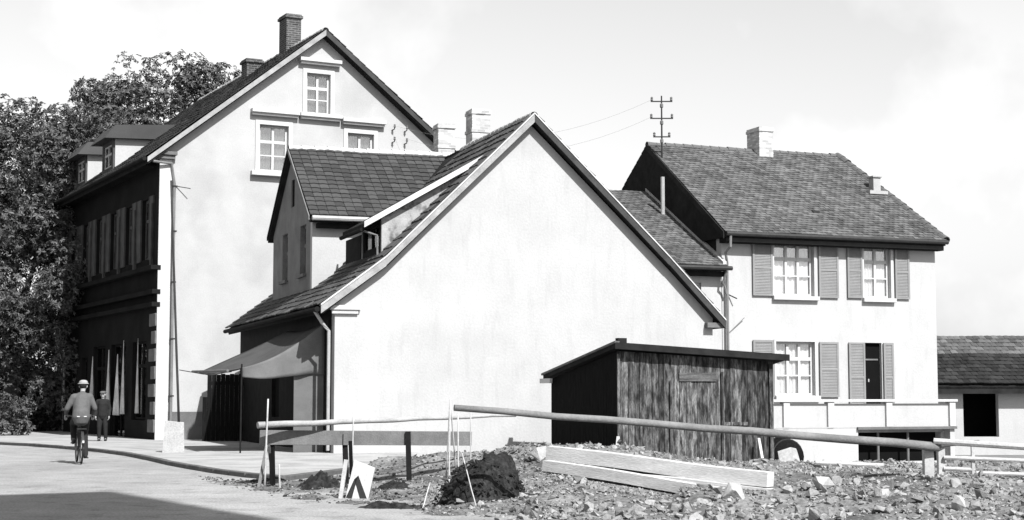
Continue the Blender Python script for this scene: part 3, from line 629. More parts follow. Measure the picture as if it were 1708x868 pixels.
for (a, b, c, d) in up + lo:
    MB().box(a - .08, b + .14, -.14, -.003, c - .14, c - .01).build('sill', PL_TRIM, R, bevel=.01)
    f = MB(); f.box(a - .07, a - .005, -.03, -.003, c, d + .07); f.box(b + .005, b + .1, -.03, -.003, c, d + .07); f.box(a - .005, b + .005, -.03, -.003, d + .005, d + .07); f.build('window_surround', PL_TRIM, R)
def shutter(x0, x1, z0, z1):
    s = MB(); w = .07
    s.box(x0, x0 + w, -.075, -.03, z0, z1); s.box(x1 - w, x1, -.075, -.03, z0, z1)
    for z in (z0, (z0 + z1) / 2 - w / 2, z1 - w): s.box(x0 + w, x1 - w, -.075, -.03, z, z + w)
    o = s.build('shutter', SHUT, R); l = MB(); z = z0 + w + .01
    while z < z1 - w - .02:
        l.add([(x0 + w, -.068, z), (x1 - w, -.068, z), (x1 - w, -.045, z + .055), (x0 + w, -.045, z + .055), (x0 + w, -.06, z), (x1 - w, -.06, z), (x1 - w, -.037, z + .055), (x0 + w, -.037, z + .055)], [(0, 1, 2, 3), (4, 5, 6, 7), (0, 1, 5, 4), (2, 3, 7, 6)]); z += .05
    l.build('louvres', SHUT, o); MB().box(x0 + .03, x0 + .1, -.03, -.002, z0 + .25, z0 + .3).build('hinge', IRON, o)
for q in ((1.10, 1.84, 4.98, 6.8), (3.58, 4.33, 4.96, 6.8), (4.68, 5.26, 4.98, 6.8), (6.55, 7.12, 4.98, 6.8), (1.08, 1.84, 1.7, 3.54), (3.56, 4.28, 1.7, 3.5), (4.68, 5.30, 1.2, 3.5), (6.03, 6.42, 1.2, 3.5)): shutter(*q)
dk = MB().box(5.355, 5.985, .12, .16, .9, 3.495).build('door', BLACK, R); MB().box(5.38, 5.9, .09, .118, 2.92, 2.97).build('door_transom', GREYWOOD, dk); MB().box(5.5, 5.54, .08, .118, 2.2, 2.3).build('door_handle', ZINC_L, dk)
ro = .42; rs_ = (RR - RE) / 5.2; ez = RE - ro * rs_ + .22
eA, eB, rC, rD = (-.12, -ro, ez), (RW + .14, -ro, ez), (RW - .45, 5.2, RR + .15), (-.12, 5.2, RR + .15)
eE = (RW + .14, RD + ro, ez); eF = (-.12, RD + ro, ez)
roofR = MB(); T = .14
roofR.add([eA, eB, eE, eF, rC, rD, (eA[0], eA[1], ez - T), (eB[0], eB[1], ez - T), (eE[0], eE[1], ez - T), (eF[0], eF[1], ez - T)], [(0, 1, 4, 5), (1, 2, 4), (2, 3, 5, 4), (0, 5, 3), (0, 6, 7, 1), (1, 7, 8, 2), (2, 8, 9, 3), (3, 9, 6, 0), (6, 9, 8, 7)])
roofR = roofR.build('roof', TARFELT, R)
tiles(roofR, (eA[0], eA[1] - .05, ez), (eB[0], eB[1] - .05, ez), rC, rD, .20, .17, TILE_R, .02, seed=11)
tiles(roofR, eB, eE, (rC[0], rC[1] + .02, rC[2]), rC, .20, .17, TILE_R, .02, seed=12)
tiles(roofR, eE, eF, rD, rC, .20, .25, TILE_R, .02, seed=13)
ridge_tiles(roofR, (rD[0], rD[1], rD[2] + .05), (rC[0], rC[1], rC[2] + .05), TILE_R, .12, .36); ridge_tiles(roofR, Vector(eB) + Vector((0, -.05, .07)), Vector(rC) + Vector((0, 0, .09)), TILE_R, .17, .36)
MB().prism([(-.16, -ro, ez + .04), (-.16, 5.2, RR + .2), (-.16, 5.2, RR - .02), (-.16, -ro, ez - .18)], (.036, 0, 0)).build('bargeboard', SLATE, R)
MB().tube([(-.1, -ro - .1, ez - .03), (RW + .16, -ro - .1, ez - .03)], .075).build('gutter', IRON, R)
MB().box(-.08, RW + .1, -ro + .05, -.003, ez - .30, ez - .15).build('eaves_soffit', DARKWOOD_SHADE, R); MB().box(-.04, RW + .08, -ro + .02, -ro + .046, ez - .27, ez - .15).build('fascia', IRON, R)
chimney(R, 4.15, 4.72, 4.7, 5.6, 9.4, 11.45, BRICK_L, BRICK_L, .03)
MB().box(4.1, 4.78, 4.45, 4.69, 10.0, 10.18).build('chimney_flashing', ZINC, R)
k = MB().box(7.55, 7.85, 2.6, 2.9, 8.7, 9.5); k.box(7.5, 7.9, 2.55, 2.95, 9.5, 9.55); k.build('vent_stack', ZINC_L, R); MB().box(7.2, 7.95, 2.3, 3.0, 8.86, 8.98).build('vent_flashing', ZINC_L, R)
MB().tube([(-.45, 3.3, 7.9), (-.45, 3.3, 9.2)], .07).build('flue_pipe', ZINC_L, R)
MB().box(4.0, 4.25, .9, 1.2, 7.9, 7.98).build('skylight', IRON, R)
MB().tube([(.05, -ro - .1, ez - .1), (.05, -ro - .08, ez - .45), (-.02, -.3, ez - .62), (.1, -.18, ez - .95), (.12, -.14, ez - 1.3), (.12, -.14, -.1)], .045).build('downpipe', ZINC, R)
MB().tube([(.2, -.003, 5.0), (.42, -.22, 4.85)], .02).build('wall_hook', IRON, R); MB().tube([(.22, -.02, 3.75), (.75, -.1, 4.25)], .012).build('wall_rod', ZINC, R)

# lower link building between the two
Lk = empty('link_building', (6.755, 51, -.2), rad(21), 'low tiled link building between the white gable and the shuttered house', 'building')
mb = MB(); wall(mb, GX, [(-4.2, 5.75), (-.02, 5.75)], -.2, [(-1.75, -.75, 3.9, 5.35)], .3); mb.build('wall', PL_WHITE, Lk)
window(Lk, GX, -1.75, -.75, 3.9, 5.35, 3, (.65,), .1, .06, back=CURTAIN)
lA, lB, lC, lD = (-4.3, -.35, 5.85), (-.005, -.35, 5.85), (-.005, 5.3, 8.9), (-4.3, 5.3, 8.9)
lr = MB().prism([lA, lD, (-4.3, 5.3, 8.74), (-4.3, -.33, 5.7)], (4.29, 0, 0)).build('roof', TARFELT, Lk)
tiles(lr, (-4.3, -.4, 5.85), (-.02, -.4, 5.85), (-.02, 5.3, 8.92), lD, .2, .17, TILE_R, .02, seed=14)
MB().tube([(-4.3, -.46, 5.8), (.12, -.46, 5.8)], .07).build('gutter', IRON, Lk); MB().box(-4.2, -.02, -.3, -.003, 5.55, 5.7).build('eaves_soffit', DARKWOOD_SHADE, Lk)
MB().box(-.14, -.01, -.35, 5.3, 0, .09, lambda x, y, z: (x, y, 5.93 + (y + .35) * .54 + z)).build('flashing', RIDGE, Lk)
MB().box(-4.2, -.02, 5.0, 5.3, -.2, 8.7).build('back_wall', PL_WHITE, Lk)
MB().tube([(-.05, -.4, 5.7), (-.1, -.25, 5.35), (.0, -.2, 5.2), (.06, -.18, 5.0)], .04).build('downpipe', ZINC, Lk)

# roof pole with insulators and wires
P = empty('wire_pole', R.matrix_basis @ Vector((-.02, 4.2, 9.85)), 0, 'thin iron pole with insulators on the tiled roof ridge', 'pole')
MB().tube([(0, 0, -.2), (0, 0, 2.35)], [.035, .025]).build('mast', IRON, P)
for z, w in ((2.15, .38), (1.55, .4), (.9, .3)):
    a = MB().box(-w, w, -.02, .02, z - .02, z + .02).build('cross_arm', IRON, P)
    for x in (-w + .04, w - .04): MB().lathe([(.015, z), (.05, z + .05), (.035, z + .09), (.05, z + .13), (.01, z + .17)], x, 0, 8).build('insulator', PORC, a)
    MB().lathe([(.02, z - .25), (.06, z - .2), (.06, z - .1), (.02, z - .06)], 0, 0, 8).build('collar', PORC, a)
from_w = P.location
for i, (z, tgt) in enumerate(((2.2, (8.85, -.2, 11.85)), (1.6, (9.36, -.2, 11.38)))):
    a = from_w + Vector((-.36, 0, z)); b = Matrix.Translation((-12.39, 55.76, -.09)) @ Matrix.Rotation(rad(27.6), 4, 'Z') @ Vector(tgt)
    pts = [lerp(a, b, t / 16) - Vector((0, 0, .9 * 4 * (t / 16) * (1 - t / 16))) for t in range(17)]
    o = MB().tube(pts, .0035, 5).build('overhead_wire', WIRE); tag(o, ('upper' if i == 0 else 'lower') + ' of the faint overhead wires running left from the roof pole', 'wire', 'overhead wires')

# terrace in front of the right house
Tt = empty('terrace', R.location, rad(21), 'pale panelled terrace wall with a low dark opening in front of shuttered house', 'terrace')
mb = MB(); wall(mb, GX, [(-2.5, .74), (6.62, .74)], -1.0, [(3.05, 6.45, -.30, .70)], .3)
tw = mb.build('terrace_wall', PL_WHITE, Tt); tw.location = (0, -3, 0)
MB().box(3.0, 6.5, -2.4, -2.35, -1, .7).build('dark_recess', BLACK, Tt); MB().box(-2.5, 6.62, -2.69, -.15, .6, .7).build('terrace_floor', PAVE, Tt)
MB().box(6.32, 6.62, -2.69, -.15, -1, .59).build('terrace_side_wall', PL_WHITE, Tt)
MB().box(3.0, 6.66, -3.09, -3.003, .70, .78).build('ledge', PL_PLINTH, Tt)
for x in (-1.4, .4, 1.96, 4.06, 6.42): MB().box(x, x + .22, -3.06, -2.82, .785, 1.55).build('parapet_post', PL_TRIM, Tt, bevel=.01)
for a, b in ((-1.18, .4), (.62, 1.96), (2.18, 4.06), (4.28, 6.42)): MB().box(a, b, -2.98, -2.9, .785, 1.50).build('parapet_panel', PL_WHITE, Tt)
MB().box(-2.4, 6.7, -3.1, -2.78, 1.552, 1.63).build('coping', PL_TRIM, Tt, bevel=.01)
for x in (3.9, 5.0): MB().tube([(x, -2.8, -.3), (x, -2.8, .6)], .04).build('prop', GREYWOOD, Tt)

# low outbuilding at the far right
O = empty('low_outbuilding', (16.4, 62, -.1), rad(3), 'low white outbuilding with a dark roof and open doorway at the right edge', 'outbuilding')
mb = MB(); wall(mb, GX, [(0, 1.95), (9, 1.95)], -.9, [(1.15, 2.55, .05, 1.9)], .3); mb.build('wall', PL_WHITE, O)
MB().box(0, 9, 5.7, 6, -.9, 3.0).build('back_wall', PL_WHITE, O); MB().box(0, .3, .31, 5.69, -.9, 1.9).build('side_wall', PL_WHITE, O); MB().box(.9, 3, 1.5, 1.55, 0, 1.95).build('dark_room', BLACK, O)
orf = MB().prism([(-.25, -.5, 2.05), (-.25, 3.0, 4.0), (-.25, 6.4, 2.05), (-.25, 6.4, 1.95), (-.25, 3.0, 3.85), (-.25, -.5, 1.9)], (9.6, 0, 0)).build('roof', TARFELT, O)
tiles(orf, (-.28, -.55, 2.07), (9.3, -.55, 2.07), (9.3, 1.6, 3.25), (-.28, 1.6, 3.25), .26, .3, TILE_B, .03, seed=20)
tiles(orf, (-.28, 1.6, 3.25), (9.3, 1.6, 3.25), (9.3, 3.0, 4.03), (-.28, 3.0, 4.03), .26, .3, TILE_R, .03, seed=21)
MB().box(-.2, 9.2, -.5, -.46, 1.72, 1.99).build('fascia', TARFELT, O)

# ---------------------------------------------------------------- wooden shed
K = empty('wooden_shed', (2.41, 36.5, 0), rad(19), 'weathered vertical-board shed with a black lean-to roof before the white gable', 'shed')
def shz(x, y): return 2.60 - .055 * x - .139 * y
x = 0.0; i = 0; bw_ = rnd
while x < 3.95:
    w = rnd.uniform(.12, .17); w = min(w, 4.0 - x); y = rnd.uniform(-.012, .012); b0 = rnd.uniform(-.3, -.05) - .13 * x; 
    MB().prism([(x + .004, y, b0), (x + w - .004, y, b0), (x + w - .004, y, shz(x + w, 0) - .03), (x + .004, y, shz(x, 0) - .03)], (0, .022, 0)).build('board', SHEDWOOD, K)
    x += w
x = 0.03
while x < 4.3:
    w = rnd.uniform(.14, .19); w = min(w, 4.38 - x); z0 = rnd.uniform(-.1, .02)
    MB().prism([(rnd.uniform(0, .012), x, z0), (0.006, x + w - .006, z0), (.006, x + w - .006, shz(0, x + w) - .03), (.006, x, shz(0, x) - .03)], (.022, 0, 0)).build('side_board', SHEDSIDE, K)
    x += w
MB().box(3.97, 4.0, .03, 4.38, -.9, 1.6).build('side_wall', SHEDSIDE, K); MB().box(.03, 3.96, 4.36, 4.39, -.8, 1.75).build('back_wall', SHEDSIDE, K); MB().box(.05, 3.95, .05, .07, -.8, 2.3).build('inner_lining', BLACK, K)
MB().box(1.55, 2.5, -.03, -.014, 1.88, 2.08).build('patch_board', SHEDPATCH, K)
MB().box(-.012, .05, -.05, -.016, -.1, 2.5).build('corner_batten', SHEDWOOD, K); MB().box(3.88, 3.98, -.05, -.016, -.3, 2.3).build('corner_batten', SHEDWOOD, K)
MB().prism([(1.3, -.04, .2), (1.36, -.04, .2), (1.36, -.04, 1.9), (1.3, -.04, 1.9)], (0, .022, 0)).build('door_batten', SHEDWOOD, K); MB().prism([(2.62, -.04, -.1), (2.68, -.04, -.1), (2.68, -.04, 2.1), (2.62, -.04, 2.1)], (0, .022, 0)).build('door_batten', SHEDWOOD, K)
MB().box(2.69, 3.3, -.036, -.014, .85, .93).build('door_rail', SHEDWOOD, K)
def sp(x, y, dz_): return (x, y, shz(x, y) + dz_)
MB().add([sp(-.12, -.22, 0), sp(4.28, -.22, 0), sp(4.28, 4.6, 0), sp(-.12, 4.6, 0), sp(-.12, -.22, .10), sp(4.28, -.22, .10), sp(4.28, 4.6, .10), sp(-.12, 4.6, .10)], [(3, 2, 1, 0), (4, 5, 6, 7), (0, 1, 5, 4), (1, 2, 6, 5), (2, 3, 7, 6), (3, 0, 4, 7)]).build('roof', TARFELT, K)
MB().add([sp(-.15, -.25, -.03), sp(4.32, -.25, -.03), sp(4.32, -.25, .12), sp(-.15, -.25, .12), sp(-.15, -.222, -.03), sp(4.32, -.222, -.03), sp(4.32, -.222, .12), sp(-.15, -.222, .12)], [(0, 1, 2, 3), (7, 6, 5, 4), (0, 4, 5, 1), (1, 5, 6, 2), (2, 6, 7, 3), (3, 7, 4, 0)]).build('roof_fascia', TARFELT, K)
MB().add([sp(-.16, -.25, .101), sp(-.04, -.25, .101), sp(-.04, 4.65, .101), sp(-.16, 4.65, .101), sp(-.16, -.25, .15), sp(-.04, -.25, .15), sp(-.04, 4.65, .15), sp(-.16, 4.65, .15)], [(0, 1, 2, 3), (7, 6, 5, 4), (0, 4, 5, 1), (1, 5, 6, 2), (2, 6, 7, 3), (3, 7, 4, 0)]).build('verge_batten', GREYWOOD, K)
MB().box(-.2, -.13, 3.9, 4.65, 1.86, 1.98).build('rafter_end', PALEWOOD, K)
MB().box(-.06, .16, -.2, -.05, 2.72, 2.86).build('ridge_scrap', TARFELT, K)
o = MB().beam((2.34, 36.25, .0), (2.42, 36.4, .62), .06, .04).build('leaning_stake', PALEWOOD); tag(o, 'short pale stake leaning on the near corner of the wooden shed', 'stake')
o = MB().beam((5.85, 37.15, -.15), (5.78, 37.45, .55), .06, .04).build('leaning_stake', PALEWOOD); tag(o, 'short pale stake leaning at the right end of the wooden shed', 'stake')

# dark barrel at the shed's right end
bar = empty('barrel', (6.45, 38.3, -.38), rad(19), 'dark round barrel lying beside the right end of the wooden shed', 'barrel')
prof = [(.36, -.45), (.43, -.25), (.47, 0), (.43, .25), (.36, .45)]
b_ = MB().lathe(prof, n=20).build('staves', SHEDSIDE, bar, smooth=True); b_.rotation_euler = (math.pi / 2, 0, 0); b_.location = (0, 0, .48)
for y, r in ((-.3, .425), (.0, .478), (.3, .425)):
    h = MB().lathe([(r, -.025), (r, .025)], n=20).build('hoop', IRON, b_); h.location = (0, 0, y)

# ---------------------------------------------------------------- timbers on the rubble
def timber(label, p0, p1, w, h, m=PALEWOOD, name='timber', roll=0):
    c = (Vector(p0) + Vector(p1)) / 2; n = 8; d = MB(); p0 = Vector(p0) - c; p1 = Vector(p1) - c
    t = (p1 - p0).normalized(); x = t.cross(Vector((0, 0, 1))).normalized(); y = x.cross(t).normalized()
    q = Matrix.Rotation(roll, 3, t); x = q @ x; y = q @ y; P = []
    for k in range(n + 1):
        p = lerp(p0, p1, k / n) + y * .012 * math.sin(k * .8) + x * .01 * math.sin(k * 1.3)
        P += [p + x * a * w / 2 + y * b * h / 2 for a, b in ((-1, -1), (1, -1), (1, 1), (-1, 1))]
    Fq = [(k * 4 + i, k * 4 + (i + 1) % 4, k * 4 + 4 + (i + 1) % 4, k * 4 + 4 + i) for k in range(n) for i in range(4)] + [(0, 1, 2, 3), (n * 4 + 3, n * 4 + 2, n * 4 + 1, n * 4)]
    o = d.add(P, Fq).build(name, m, None); o.location = c; return tag(o, label, 'timber', 'timbers on the rubble')
timber('upper wide pale timber lying on the rubble in front of shed', (.62, 26.2, .615), (3.87, 24.0, .295), .24, .22)
timber('lower pale timber with a long shadow, nearest on the rubble', (.54, 25.7, .43), (3.52, 23.2, .075), .17, .17)
timber('thin long plank poking out right from under the pale timbers', (1.9, 24.98, .31), (4.45, 23.6, .11), .2, .045)

# poles of the barrier
def pole(label, p0, p1, r0, r1, m=PALEWOOD, cat='pole', name='pole', group=None, sag=0.0, n=10):
    p0 = Vector(p0); p1 = Vector(p1); pts = [lerp(p0, p1, k / n) - Vector((0, 0, sag * 4 * (k / n) * (1 - k / n))) + Vector((0, .01 * math.sin(k * 1.7), .008 * math.sin(k * 2.3))) for k in range(n + 1)]
    o = MB().tube([p - p0 for p in pts], [r0 + (r1 - r0) * k / n for k in range(n + 1)], 10).build(name, m, None, smooth=False); o.location = p0
    o.data.polygons.foreach_set('use_smooth', [len(f.vertices) == 4 for f in o.data.polygons]); return tag(o, label, cat, group)
GREYPOLE = mat('weathered_round_pole', 0.15, 0.25, 2, 0.85, 0.3, 30)
LIGHTPOLE = mat('peeled_round_pole', 0.28, 0.2, 2, 0.85, 0.3, 30)
pole('long round pole running in front of the shed to the white post', (-.78, 21.5, 1.385), (6.15, 23.05, .815), .045, .066, GREYPOLE, cat='barrier pole')
pole('pale round pole tapering right above the grey barrier plank', (-4.3, 27.0, 1.05), (.07, 29.5, 1.19), .058, .028, LIGHTPOLE, cat='barrier pole')
bp = empty('barrier_plank', (-4.32, 27.35, 0), 0, 'wide grey barrier plank on short legs in front of the white gable', 'barrier')
v0, v1 = Vector((0, 0, .835)), Vector((3.6, 1.15, .785))
MB().beam(v0, v1, .04, .25).build('plank', GREYWOOD, bp, bevel=.006)
for t, m, zt in ((.06, SHEDSIDE, .95), (.40, DARKWOOD_SHADE, .72), (.70, DARKWOOD_SHADE, .92)):
    p = lerp(v0, v1, t); MB().beam((p.x, p.y + .06 - .13 * (t > .6), -.05), (p.x - .03, p.y + .05 - .11 * (t > .6), zt), .09, .07, (0, 1, 0)).build('leg', m, bp)
MB().beam((.05, -.35, -.02), (.12, .05, .7), .05, .05, (1, 0, 0)).build('strut', GREYWOOD, bp); MB().beam((.2, .4, -.02), (.15, .05, .7), .05, .05, (1, 0, 0)).build('strut', GREYWOOD, bp)
stakes = [((445, 'thin pale stake standing at the left end of the barrier pole'), (-4.17, 27.0, 0), (-4.13, 27.0, 1.5), .017),
          ((0, 'short pale peg in the soil right of the left barrier stake'), (-3.85, 26.6, 0), (-3.87, 26.6, .42), .016),
          ((0, 'pale thin stake crossing the pale pole left of middle'), (-2.74, 27.4, .1), (-2.72, 27.4, 1.32), .014),
          ((0, 'tallest thin stake, left of the dark earth heap'), (-.93, 23.6, 0), (-.93, 24.0, 1.50), .014),
          ((0, 'thin stake just right of the tallest stake by the earth heap'), (-.80, 24.0, .1), (-.82, 24.2, 1.30), .013),
          ((0, 'thin stake under the left end of the long round pole'), (-.66, 25.6, .2), (-.66, 25.5, 1.38), .012),
          ((0, 'slanting thin stake on the front of the dark earth heap'), (-.47, 21.9, .0), (-.70, 22.4, .75), .009),
          ((0, 'short slanting peg at the roadside left of the earth heap'), (-1.24, 21.8, 0), (-1.14, 22.3, .35), .009)]
for (q, lab), a, b, r in stakes: pole(lab, (a[0], a[1], tz(a[0], a[1]) - .1), b, r, r * .8, FENCEWOOD, 'stake', 'stake', 'thin marker stakes', n=5)
for q, (a, b) in enumerate((((-.93, 24.0, 1.5), (-1.0, 24.3, .7)), ((-.93, 24.0, 1.5), (-.84, 24.3, .7)))):
    pole(('left' if q == 0 else 'right') + ' thin brace tied to the top of the tallest stake', (b[0], b[1], .3), a, .012, .01, FENCEWOOD, 'brace', 'stake_brace', 'stake braces', n=4)

# striped warning board
sg = empty('warning_board', (-2.42, 24.2, tz(-2.42, 24.2)), rad(-6), 'leaning white warning board with black diagonal stripes among the soil', 'sign')
def slant(x, y, z): return (x - .03 * z, y + .28 * z, z * .96)
bd = [(-.10, 0, .04), (.24, 0, -.02), (.34, 0, .52), (.02, 0, .64)]
MB().prism([slant(*p) for p in bd], (0, .025, 0)).build('board', SIGNW, sg)
for st_ in ([(.03, -.006, .34), (.09, -.006, .40), (.25, -.006, .0), (.14, -.006, -.0)], [(.028, -.006, .34), (.085, -.006, .395), (.0, -.006, .04), (-.09, -.006, .06)]): MB().prism([slant(*p) for p in st_], (0, .003, 0)).build('stripe', SIGNB, sg)
MB().beam((-.19, .0, -.1), (-.11, .1, .62), .06, .04, (0, 1, 0)).build('post', FENCEWOOD, sg); MB().beam((-.05, .32, -.1), (-.07, .2, .9), .05, .05, (0, 1, 0)).build('rear_post', SHEDSIDE, sg)

# dark earth heap
hp = MB(); n, mm_ = 84, 48
Vh = []
for j in range(mm_ + 1):
    t = j / mm_
    for i in range(n):
        a = 2 * math.pi * i / n; r = (.74 + .14 * math.sin(2 * a + .6) + .10 * math.sin(3 * a)) * t
        x = r * math.cos(a) * .95; y = r * math.sin(a) * 1.25
        z = .74 * (1 - t ** 3.0) + .14 * (1 - t) * math.cos(a - .3)
        nz = noise.fractal(Vector((x * 2.6, y * 2.6, 1.3)), 1, 2, 6) * .16 + noise.noise(Vector((x * 11, y * 11, z * 11))) * .07
        Vh.append((x + nz * .6, y + nz * .6, z + nz * (1 - .7 * t)))
hp.add(Vh, [(j * n + i, j * n + (i + 1) % n, (j + 1) * n + (i + 1) % n, (j + 1) * n + i) for j in range(mm_) for i in range(n)])
heap = hp.build('earth_heap', DARKSOIL); heap.location = (-.42, 23.0, -.02); heap.scale = (.82, .9, .86); tag(heap, 'steep dark heap of dug earth among thin stakes', 'heap')
VV, TT, nb = [], [], 0
for _ in range(1500):
    a = rs.uniform(0, 6.28); t = math.sqrt(rs.uniform(0, 2.2)); x = .9 * t * math.cos(a); y = 1.1 * t * math.sin(a)
    add_rock(x, y, .015 + .05 * rs.rand() ** 3, .4, lambda x, y: .74 * max(0, 1 - min(1, math.hypot(x / .9, y / 1.1)) ** 2.4))
cl = obj('clods', fast_mesh('clods', np.vstack(VV), np.vstack(TT), DARKSOIL), heap); cl['kind'] = 'stuff'
# smaller clods and low dark ridges of earth round the warning board
def low_heap(label, x, y, a, b, h, rot, seed):
    d = MB(); n, m = 64, 26; P = []
    for j in range(m + 1):
        t = j / m
        for i in range(n):
            an = 2 * math.pi * i / n; px = a * t * math.cos(an); py = b * t * math.sin(an)
            nz = (noise.fractal(Vector((px * 3 + seed, py * 3, seed)), 1, 2, 5) * .55 + noise.noise(Vector((px * 16, py * 16, seed))) * .28) * h
            wob = 1 + .25 * noise.noise(Vector((math.cos(an) * 2, math.sin(an) * 2, seed)))
            P.append((px * wob + nz * .25, py * wob, (h * (.62 + .3 * math.sin(an + seed)) + nz) * (1 - t ** 3) - .03 * t) if j else (0, 0, h * .62))
    d.add(P, [(j * n + i, j * n + (i + 1) % n, (j + 1) * n + (i + 1) % n, (j + 1) * n + i) for j in range(m) for i in range(n)])
    o = d.build('earth_mound', DARKSOIL); o.location = (x, y, tz(x, y) - .01); o.rotation_euler = (0, 0, rot); tag(o, label, 'mound', 'low mounds of dark earth')
low_heap('ragged dark earth mound left of the striped warning board', -3.05, 26.6, .6, .5, .26, .3, 5)
low_heap('small dark earth mound just right of the striped warning board', -1.95, 26.4, .4, .4, .18, .0, 8)
low_heap('long low dark ridge standing for the trench shadow at the roadside left of the heap', -1.45, 22.15, .85, .22, .12, -.12, 11)  # dark ridge added in place of a trench's black shadow
low_heap('flat dark earth mound at the kerb end left of the stake', -4.35, 28.2, .6, .35, .12, -.7, 14)
VV, TT, nb = [], [], 0
cs_ = np.random.RandomState(21)
while len(VV) < 4200:
    x, y = cs_.uniform(-6.5, 1.0), cs_.uniform(19, 31)
    if pdist(x, y) < .12: continue
    add_rock(x, y, .012 + .035 * cs_.rand() ** 3, .25)
tag(obj('soil_clods', fast_mesh('soil_clods', np.vstack(VV), np.vstack(TT), CLOD)), 'dark clods of earth scattered over the dug ground', 'soil', kind='stuff')
# single larger stones
for i, (x, y, s, lab) in enumerate(((5.16, 29.6, .26, 'big white stone at the right foot of the wooden shed'), (2.95, 21.2, .17, 'upright pale stone below the timber, bottom right of middle'), (4.2, 21.6, .16, 'pale broken stone right of the timber ends'),
        (-.42, 21.85, .07, 'small white stone on the left side of the dark earth heap'), (3.78, 23.0, .11, 'rounded pale stone touching the right end of the lower timber'), (5.4, 19.4, .14, 'pale pointed stone at the bottom edge, right of centre'), (.5, 27.6, .2, 'grey stone at the left end of the pale timbers'), (4.75, 20.6, .13, 'pale stone lying farthest right among the bigger stones'))):
    P_, T_ = rock_mesh(random.Random(40 + i), 16); me = bpy.data.meshes.new('stone'); me.from_pydata((P_ * s).tolist(), [], T_.tolist()); me.materials.append(BIGSTONE)
    o = obj('stone', me); o.location = (x, y, tz(x, y) + s * .45); o.rotation_euler = (rnd.uniform(-.5, .5), rnd.uniform(-.5, .5), rnd.uniform(0, 6)); o.scale = (1, .8, 1.0); tag(o, lab, 'stone', 'larger stones')

# rail fence on the right
fe = empty('rail_fence', (6.02, 23.1, -.035), 0, 'whitewashed post and rail fence at the right edge beyond the rubble', 'fence')
for x, y, zt, w in ((0.0, .05, .86, .14), (.28, .4, .90, .10), (.72, .3, .93, .05)): MB().box(x - w / 2, x + w / 2, y - w / 2, y + w / 2, .1, zt).build('post', FENCEWOOD, fe, bevel=.008)
def fr(a, b, r, m=FENCEWOOD): MB().tube([a, lerp(a, b, .5), b], r, 8).build('rail', m, fe, smooth=False)
fr((.05, -.1, .93), (1.9, -.8, .82), .045); fr((.3, .32, .68), (2.0, .1, .62), .03); fr((.3, .35, .52), (.75, .3, .5), .03); fr((-.05, 2.6, .46), (-1.1, 2.8, .50), .04); fr((.75, .25, .46), (2.2, .0, .42), .03)
fr((.25, .3, .86), (.9, .6, .9), .03, GREYWOOD)

# stone block with leaning pole, at the corner of the large house
sb = empty('stone_block', (-8.81, 41.6, PH), rad(12), 'pale stone block standing on the pavement corner under a thin pole', 'bollard')
MB().prism([(-.25, -.2, 0), (.25, -.2, 0), (.23, -.18, .74), (-.2, -.18, .78)], (0, .4, 0)).build('block', GRANITE, sb, bevel=.03)
pole('thin dark pole leaning against the tall house corner from the stone block', (-8.72, 41.8, .8), (-9.15, 42.3, 7.3), .034, .028, IRON, 'pole', 'leaning_pole', n=8)
o = MB().tube([(-8.75, 41.9, 2.22), (-8.3, 42.9, 2.12), (-7.75, 44.0, 2.2)], .012, 6).build('rope', IRON); tag(o, 'short rope from the thin pole to the awning tip', 'rope')

# ---------------------------------------------------------------- people and bicycle
def capsule(mb, p0, p1, r0, r1, n=10):
    p0, p1 = Vector(p0), Vector(p1); t = (p1 - p0); L = t.length or 1e-5; t = t / L
    pts = [p0 - t * r0 * .95, p0 - t * r0 * .7, p0, lerp(p0, p1, .5), p1, p1 + t * r1 * .7, p1 + t * r1 * .95]
    mb.tube(pts, [r0 * .3, r0 * .72, r0, (r0 + r1) / 2, r1, r1 * .72, r1 * .3], n)
def ell(mb, c, r, n=12):
    R_ = []; m = 8
    for j in range(1, m):
        a = math.pi * j / m
        for i in range(n):
            b = 2 * math.pi * i / n; R_.append((c[0] + r[0] * math.sin(a) * math.cos(b), c[1] + r[1] * math.sin(a) * math.sin(b), c[2] + r[2] * math.cos(a)))
    f = [(j * n + i, j * n + (i + 1) % n, (j + 1) * n + (i + 1) % n, (j + 1) * n + i) for j in range(m - 2) for i in range(n)] + [tuple(range(n)), tuple(range((m - 2) * n, (m - 1) * n))]
    mb.add(R_, f)
def fused(mb, name, m, parent=None, vox=.012, it=4):
    o = mb.build(name, m, parent); r = o.modifiers.new('fuse', 'REMESH'); r.mode = 'VOXEL'; r.voxel_size = vox; r.use_smooth_shade = True
    s = o.modifiers.new('soft', 'SMOOTH'); s.iterations = it; s.factor = .5; return o
def hand(mb, w, d, curl, side):
    """wrist w, pointing direction d, fingers curling towards `curl`, thumb to `side`"""
    w, d, c, s = Vector(w), Vector(d).normalized(), Vector(curl).normalized(), Vector(side).normalized()
    capsule(mb, w, w + d * .07, .026, .030); capsule(mb, w + d * .03 + s * .022, w + d * .085 + s * .03, .014, .012); capsule(mb, w + d * .03 - s * .018, w + d * .085 - s * .028, .014, .012)
    for k, l in enumerate((.036, .042, .040, .030)):
        b = w + d * .085 + s * (.03 - .02 * k); m_ = b + d * l + c * .012; e = m_ + d * l * .4 + c * l * .9
        capsule(mb, b, m_, .0095, .009, 6); capsule(mb, m_, e, .009, .008, 6)
    a = w + d * .025 + s * .03; capsule(mb, a, a + d * .03 + s * .03, .012, .010, 6); capsule(mb, a + d * .03 + s * .03, a + d * .065 + s * .03 + c * .015, .010, .009, 6)
